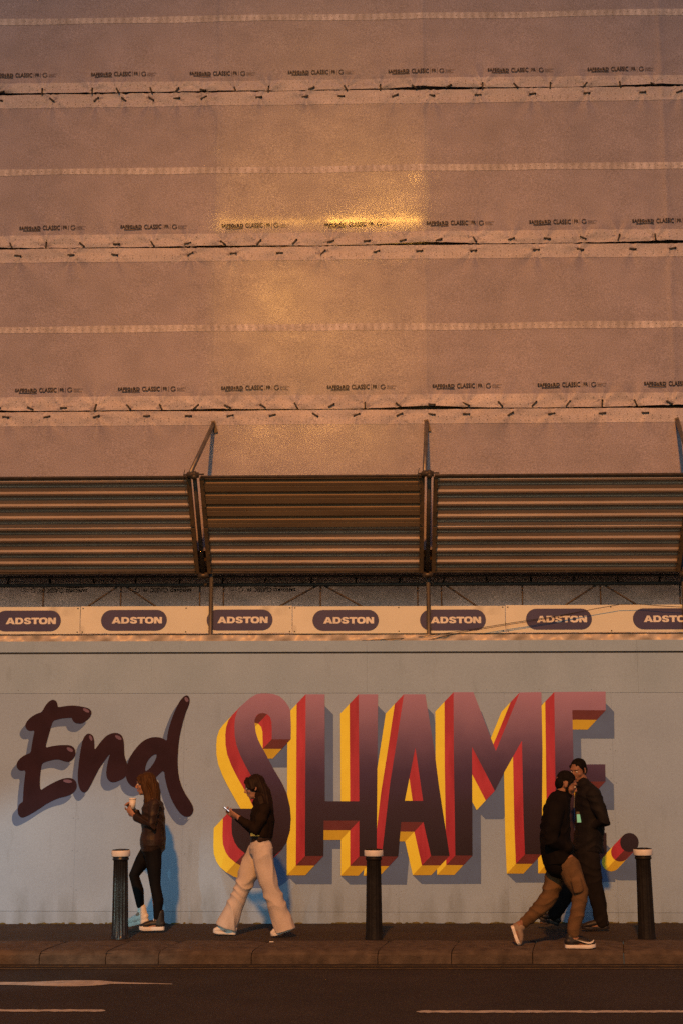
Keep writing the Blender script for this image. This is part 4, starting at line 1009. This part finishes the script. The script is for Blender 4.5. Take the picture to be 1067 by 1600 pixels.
# --- woman in cream trousers (walks left, looking at a phone)
Yp = 15.15; P = PP(Yp); base = ground(400, 1462); base.y = Yp
w2 = empty('person', base, 'long haired woman in dark cropped jumper and cream wide trousers striding left with a phone', 'person')
body = MB()
Mh, Th = head(body, P(398.5, 1230), -1, 14, 1.0, w2, M_skin)
body.limb([P(403, 1240), P(408, 1256)], [.050, .056])
body.limb([P(410, 1258), P(411, 1278), P(409, 1302), P(407, 1322)], [(.075, .14), (.10, .155), (.085, .125), (.105, .155)], 18)
body.limb([P(414, 1263, -.17), P(400, 1296, -.20), P(374, 1279, -.10)], [.042, .036, .026]); body.limb([P(408, 1262, .17), P(392, 1293, .18), P(368, 1276, .03)], [.042, .036, .026])
hand(body, P(373, 1277, -.09), (-.86, .15, .42), (.2, .75, .6), 1, .95, (18, 35)); hand(body, P(368, 1275.5, .02), (-.8, -.2, .45), (0, -.6, .75), -1, .95, (22, 40))
body.limb([P(403, 1328, .09), P(379, 1388, .09), P(356, 1441, .09)], [.07, .045, .034]); body.limb([P(410, 1328, -.09), P(422, 1388, -.09), P(443, 1445, -.09)], [.07, .045, .034])
body.limb([P(357, 1446, .09), P(349, 1455, .09), P(341, 1457, .09)], [.034, .032, .022]); body.limb([P(446, 1450, -.09), P(438, 1458, -.09), P(431, 1460, -.09)], [.034, .032, .022])
organic('body', body, M_skin, w2, .0048, 2)
jk = MB()
jk.limb([P(406, 1254), P(410, 1261), P(411, 1282), P(409, 1300), P(408, 1307)], [(.075, .12), (.115, .19), (.128, .195), (.122, .182), (.122, .178)], 20, flat=True)
for sy, a, el, wr in ((-1, P(414, 1263, -.165), P(401, 1297, -.21), P(377, 1281, -.11)), (1, P(408, 1262, .165), P(392, 1294, .185), P(371, 1277, .035))):
    jk.limb([a, a.lerp(el, .5), el, wr], [(.062, .06), (.066, .062), (.064, .060), (.040, .038)])
organic('jumper', jk, M_knit, w2, .007, 3, folds(.009, 50, 2))
tr_ = MB()
tr_.limb([P(408.5, 1307), P(407, 1326)], [(.108, .155), (.122, .172)], 18)
tr_.limb([P(403, 1328, .085), P(392, 1356, .09), P(379, 1388, .09), P(366, 1418, .09), P(354, 1449, .09)], [(.112, .10), (.106, .098), (.090, .09), (.092, .094), (.108, .105)], 18, flat=True)
tr_.limb([P(410, 1328, -.085), P(415, 1358, -.09), P(423, 1388, -.09), P(434, 1418, -.09), P(445, 1455, -.09)], [(.115, .10), (.108, .098), (.090, .09), (.094, .094), (.110, .105)], 18, flat=True)
organic('trousers', tr_, M_cream, w2, .007, 3, folds(.017, 44, 3, (1.3, .3, 1.2)))
be = MB(); be.limb([P(408.6, 1306), P(408.3, 1309.5)], [(.118, .166), (.119, .168)], 18); be.build('belt', M_leather, w2, True)
bu = MB(); bu.box(P(399, 1304, -.165), (.09, .03, .030)); bu.build('buckle', M_gold, w2)
hr = MB()
hr.ball(Th(-.020, 0, .034), (.102, .087, .100), Mh); hr.limb([Th(-.045, 0, .05), P(413, 1238), P(417, 1256), P(419, 1275), P(420, 1292), P(420, 1302)], [(.06, .085), (.07, .098), (.066, .115), (.058, .12), (.045, .11), (.02, .08)], 16)
for s in (-1, 1): hr.limb([Th(.02, s * .060, .078), Th(.016, s * .080, .0), P(407, 1247, s * .10), P(411, 1266, s * .135), P(413, 1284, s * .14)], [(.03, .02), (.036, .026), (.046, .03), (.046, .03), (.02, .02)], 12)
hr.limb([Th(.055, 0, .096), Th(.078, .04, .070), Th(.058, .072, .01)], [.024, .022, .016]); hr.limb([Th(.055, 0, .096), Th(.078, -.04, .070), Th(.058, -.072, .01)], [.024, .022, .016])
organic('hair', hr, M_hair_d, w2, .006, 2, strands(.0022, 150, 2))
shoe('shoe', P(369, 1460, .09), P(333.5, 1458.5, .09), (0, 0, 1), .095, M_shoew, M_shoew, w2, sole_h=.026)
shoe('shoe', P(458, 1452.5, -.09), P(424.5, 1464, -.09), (-.3, 0, 1), .095, M_shoew, M_shoew, w2, sole_h=.026)
ph = empty('phone', P(358, 1268, -.03), 'lit phone in the hands of the woman in cream trousers', 'phone')
rot = Matrix.Rotation(R(38), 3, 'Y')
pb = MB(); pb.box(P(358, 1268, -.03), (.145, .070, .008), rot); pb.build('case', M_shoek, ph)
pb = MB(); pb.box(P(358, 1268, -.03) + rot @ Vector((0, 0, .0055)), (.134, .062, .002), rot); pb.build('screen', mat('screen_white', (.5, .5, .5), .2, emit=(.8, .9, 1, 1.1)), ph)

# --- bearded man in black hoodie (walks right, on the kerb side)
Yp = 14.22; P = PP(Yp); base = ground(885, 1480); base.y = Yp
m1 = empty('person', base, 'bearded man in black hoodie and brown cargo trousers striding right', 'person')
body = MB()
Mh, Th = head(body, P(884, 1225), 1, 24, 1.02, m1, M_skin2)
body.limb([P(879, 1236), P(871, 1256)], [.060, .068])
body.limb([P(869, 1260), P(868, 1285), P(870, 1315), P(875, 1343)], [(.09, .16), (.115, .18), (.105, .155), (.11, .165)], 18)
body.limb([P(868, 1264, -.20), P(862, 1312, -.23), P(882, 1327, -.12)], [.048, .042, .030]); body.limb([P(872, 1264, .20), P(872, 1310, .22), P(886, 1326, .10)], [.048, .042, .030])
hand(body, P(881, 1327, -.12), (.3, .95, 0), (-.9, .3, 0), 1, .95, (10, 18)); hand(body, P(885, 1326, .10), (.25, -.95, 0), (-.9, -.3, 0), -1, .95, (10, 18))
body.limb([P(886, 1346, -.10), P(907, 1396, -.10), P(895, 1455, -.10)], [.08, .052, .04]); body.limb([P(872, 1348, .10), P(857, 1402, .10), P(816, 1442, .10)], [.08, .052, .04])
body.limb([P(894, 1464, -.10), P(906, 1473, -.10), P(920, 1476, -.10)], [.036, .036, .024]); body.limb([P(810, 1445, .10), P(806, 1458, .10), P(806, 1470, .10)], [.036, .036, .024])
organic('body', body, M_skin2, m1, .0048, 2)
jk = MB()
jk.limb([P(874, 1250), P(869, 1262), P(867, 1290), P(868, 1322), P(873, 1348)], [(.10, .14), (.130, .205), (.148, .215), (.152, .205), (.152, .195)], 20, flat=True)
jk.limb([P(885, 1325, -.15), P(887, 1326, 0), P(885, 1325, .15)], [.060, .072, .060], 14, lat=(0, 0, 1))
jk.limb([P(868, 1247), P(862, 1256), P(858, 1268)], [(.07, .10), (.075, .115), (.05, .09)], 16)     # hood lying on the back
for sy, a, el, wr in ((-1, P(868, 1264, -.19), P(861, 1313, -.235), P(883, 1328, -.12)), (1, P(872, 1264, .19), P(873, 1311, .22), P(887, 1327, .10))):
    jk.limb([a, a.lerp(el, .5), el, wr], [(.085, .078), (.078, .072), (.075, .070), (.055, .052)])
organic('hoodie', jk, M_hood, m1, .008, 3, folds(.012, 40, 4))
hem = MB(); hem.limb([P(872.5, 1340), P(873, 1347)], [(.158, .19), (.155, .187)], 20); hem.build('hem_band', M_hood, m1, True)
tr_ = MB()
tr_.limb([P(874, 1338), P(877, 1352)], [(.125, .175), (.13, .18)], 18)
tr_.limb([P(886, 1352, -.095), P(896, 1374, -.10), P(906, 1398, -.10), P(902, 1425, -.10), P(896, 1448, -.10), P(895, 1457, -.10)], [(.112, .105), (.104, .10), (.084, .085), (.072, .075), (.064, .066), (.056, .056)], 18)
tr_.limb([P(872, 1352, .095), P(865, 1376, .10), P(857, 1403, .10), P(838, 1424, .10), P(819, 1441, .10)], [(.110, .105), (.10, .10), (.082, .085), (.070, .075), (.056, .056)], 18)
tr_.limb([P(899, 1376, -.19), P(903, 1392, -.185)], [(.055, .03), (.055, .03)], 12)                 # cargo pocket
organic('trousers', tr_, M_cargo, m1, .007, 3, folds(.013, 46, 5, (.5, .3, 2.2)))
hr = MB()
hr.ball(Th(-.018, 0, .044), (.096, .0815, .082), Mh); hr.ball(Th(-.052, 0, -.002), (.058, .074, .078), Mh)
for s in (-1, 1): hr.limb([Th(.030, s * .066, .050), Th(.012, s * .074, .012), Th(.012, s * .074, -.018)], [.018, .014, .010])
organic('hair', hr, M_hair_k, m1, .006, 2, strands(.0011, 260, 3))
bd = MB(); bd.ball(Th(.046, 0, -.086), (.050, .056, .034), Mh)
for s in (-1, 1): bd.limb([Th(.012, s * .070, -.015), Th(.020, s * .066, -.055), Th(.045, s * .048, -.085)], [.010, .015, .018])
organic('beard', bd, M_hair_k, m1, .005, 2, strands(.002, 200, 4))
u, SP = shoe('shoe', P(882, 1481, -.10), P(930, 1481.5, -.10), (0, 0, 1), .105, M_shoek, M_shoew, m1, sole_h=.030)
# curved tick mark on the side of the shoe
sw = [(.10, .072), (.16, .054), (.24, .042), (.36, .044), (.50, .058), (.62, .076), (.50, .050), (.36, .033), (.26, .030), (.18, .036), (.12, .052)]
tk = MB(); n = len(sw)
def tick_y(a): return -.049 - .004 * math.sin(math.pi * a)
# upper and lower edge of the tick, swept tail
pt_u = [(.08, .060), (.14, .044), (.22, .036), (.32, .037), (.46, .044), (.60, .054), (.74, .068)]
pt_l = [(.075, .052), (.11, .034), (.18, .024), (.28, .022), (.42, .033), (.58, .050), (.745, .068)]
vs = [SP(1 - a, -.0535 + .006 * abs(a - .4), h + .024) for a, h in pt_u] + [SP(1 - a, -.0535 + .006 * abs(a - .4), h + .024) for a, h in pt_l]
vs2 = [v + Vector((0, -.004, 0)) for v in vs]
N = len(pt_u); fs = []
for i in range(N - 1):
    fs += [(2 * N + i, 2 * N + i + 1, 3 * N + i + 1, 3 * N + i), (i, 2 * N + i, 2 * N + i + 1, i + 1), (N + i, N + i + 1, 3 * N + i + 1, 3 * N + i)]
mk('swoosh', vs + vs2, fs, M_shoew, u)
shoe('shoe', P(797, 1447, .10), P(807, 1478, .10), (1, 0, .25), .105, M_shoeb, M_shoew, m1, sole_h=.028)

# --- man in black jacket holding a phone (walks left, nearer the hoarding)
Yp = 15.72; P = PP(Yp); base = ground(915, 1453); base.y = Yp
m2 = empty('person', base, 'short haired man in dark clothes behind the bearded man, looking at his phone', 'person')
body = MB()
Mh, Th = head(body, P(903, 1203.5), -1, 16, 1.02, m2, M_skin2, yaw=48)
body.limb([P(906, 1214), P(914, 1231)], [.058, .066])
body.limb([P(917, 1236), P(920, 1262), P(918, 1296), P(915, 1325)], [(.09, .16), (.115, .18), (.105, .155), (.11, .165)], 18)
body.limb([P(925, 1243, -.20), P(942, 1284, -.24), P(922, 1288, -.16)], [.048, .042, .030]); body.limb([P(914, 1241, .20), P(916, 1284, .22), P(906, 1287, .05)], [.048, .042, .030])
hand(body, P(922, 1288.5, -.155), (-.9, .30, .12), (.1, .8, .5), 1, 1.02, (25, 40)); hand(body, P(911, 1288, .04), (-.6, -.5, .35), (-.2, -.8, .5), -1, 1.02, (25, 40))
body.limb([P(918, 1328, -.10), P(927, 1388, -.10), P(939, 1436, -.10)], [.08, .052, .04]); body.limb([P(912, 1328, .10), P(889, 1386, .10), P(864, 1430, .10)], [.08, .052, .04])
body.limb([P(939, 1442, -.10), P(928, 1449, -.10), P(917, 1450, -.10)], [.036, .036, .024]); body.limb([P(863, 1436, .10), P(852, 1440, .10), P(846, 1440, .10)], [.036, .036, .024])
organic('body', body, M_skin2, m2, .0048, 2)
jk = MB()
jk.limb([P(911, 1226), P(917, 1238), P(921, 1264), P(920, 1300), P(917, 1330)], [(.085, .13), (.140, .215), (.165, .225), (.160, .212), (.160, .205)], 20, flat=True)
for sy, a, el, wr in ((-1, P(927, 1243, -.195), P(943, 1284, -.25), P(926, 1289.5, -.175)), (1, P(914, 1241, .195), P(916, 1285, .23), P(911, 1288.5, .07))):
    jk.limb([a, a.lerp(el, .5), el, wr], [(.085, .078), (.078, .072), (.075, .070), (.054, .052)])
organic('jacket', jk, M_jacket, m2, .008, 3, folds(.012, 40, 6))
zp = MB(); zp.limb([P(897.5, 1243), P(896, 1262)], [.006, .006], 6); zp.build('zip', M_tube, m2)
tr_ = MB()
tr_.limb([P(917, 1318), P(915, 1334)], [(.125, .175), (.13, .18)], 18)
tr_.limb([P(918, 1332, -.095), P(922, 1358, -.10), P(928, 1388, -.10), P(935, 1414, -.10), P(939, 1440, -.10)], [(.120, .11), (.112, .105), (.092, .09), (.084, .082), (.076, .072)], 18)
tr_.limb([P(911, 1332, .095), P(900, 1358, .10), P(889, 1386, .10), P(876, 1410, .10), P(864, 1430, .10)], [(.118, .11), (.110, .105), (.092, .09), (.084, .082), (.072, .07)], 18)
organic('trousers', tr_, M_dtrou, m2, .007, 3, folds(.010, 42, 7, (.5, .3, 2)))
hr = MB(); hr.ball(Th(-.018, 0, .044), (.096, .0815, .082), Mh); hr.ball(Th(-.052, 0, -.002), (.058, .074, .078), Mh)
for s in (-1, 1): hr.limb([Th(.030, s * .066, .050), Th(.012, s * .074, .012), Th(.012, s * .074, -.018)], [.018, .014, .010])
organic('hair', hr, M_hair_k, m2, .006, 2, strands(.0011, 260, 5))
shoe('shoe', P(951, 1451, -.10), P(908, 1453, -.10), (0, 0, 1), .105, M_shoek, M_shoek, m2, sole_h=.03)
shoe('shoe', P(872, 1447, .10), P(838, 1436, .10), (-.25, 0, 1), .105, M_shoek, M_shoek, m2, sole_h=.03)
ph = empty('phone', P(905, 1278, -.06), 'phone with green screen held by the man in dark clothes', 'phone')
rot = Matrix.Rotation(R(-12), 3, 'X') @ Matrix.Rotation(R(-8), 3, 'Z')
c_ = P(905.5, 1277, -.13)
pb = MB(); pb.box(c_, (.074, .009, .118), rot); pb.build('case', M_shoek, ph)
pb = MB(); pb.box(c_ + rot @ Vector((0, -.0058, -.012)), (.066, .002, .086), rot); pb.build('screen', mat('screen_green', (.05, .1, .06), .2, emit=(.16, .42, .20, .75)), ph)
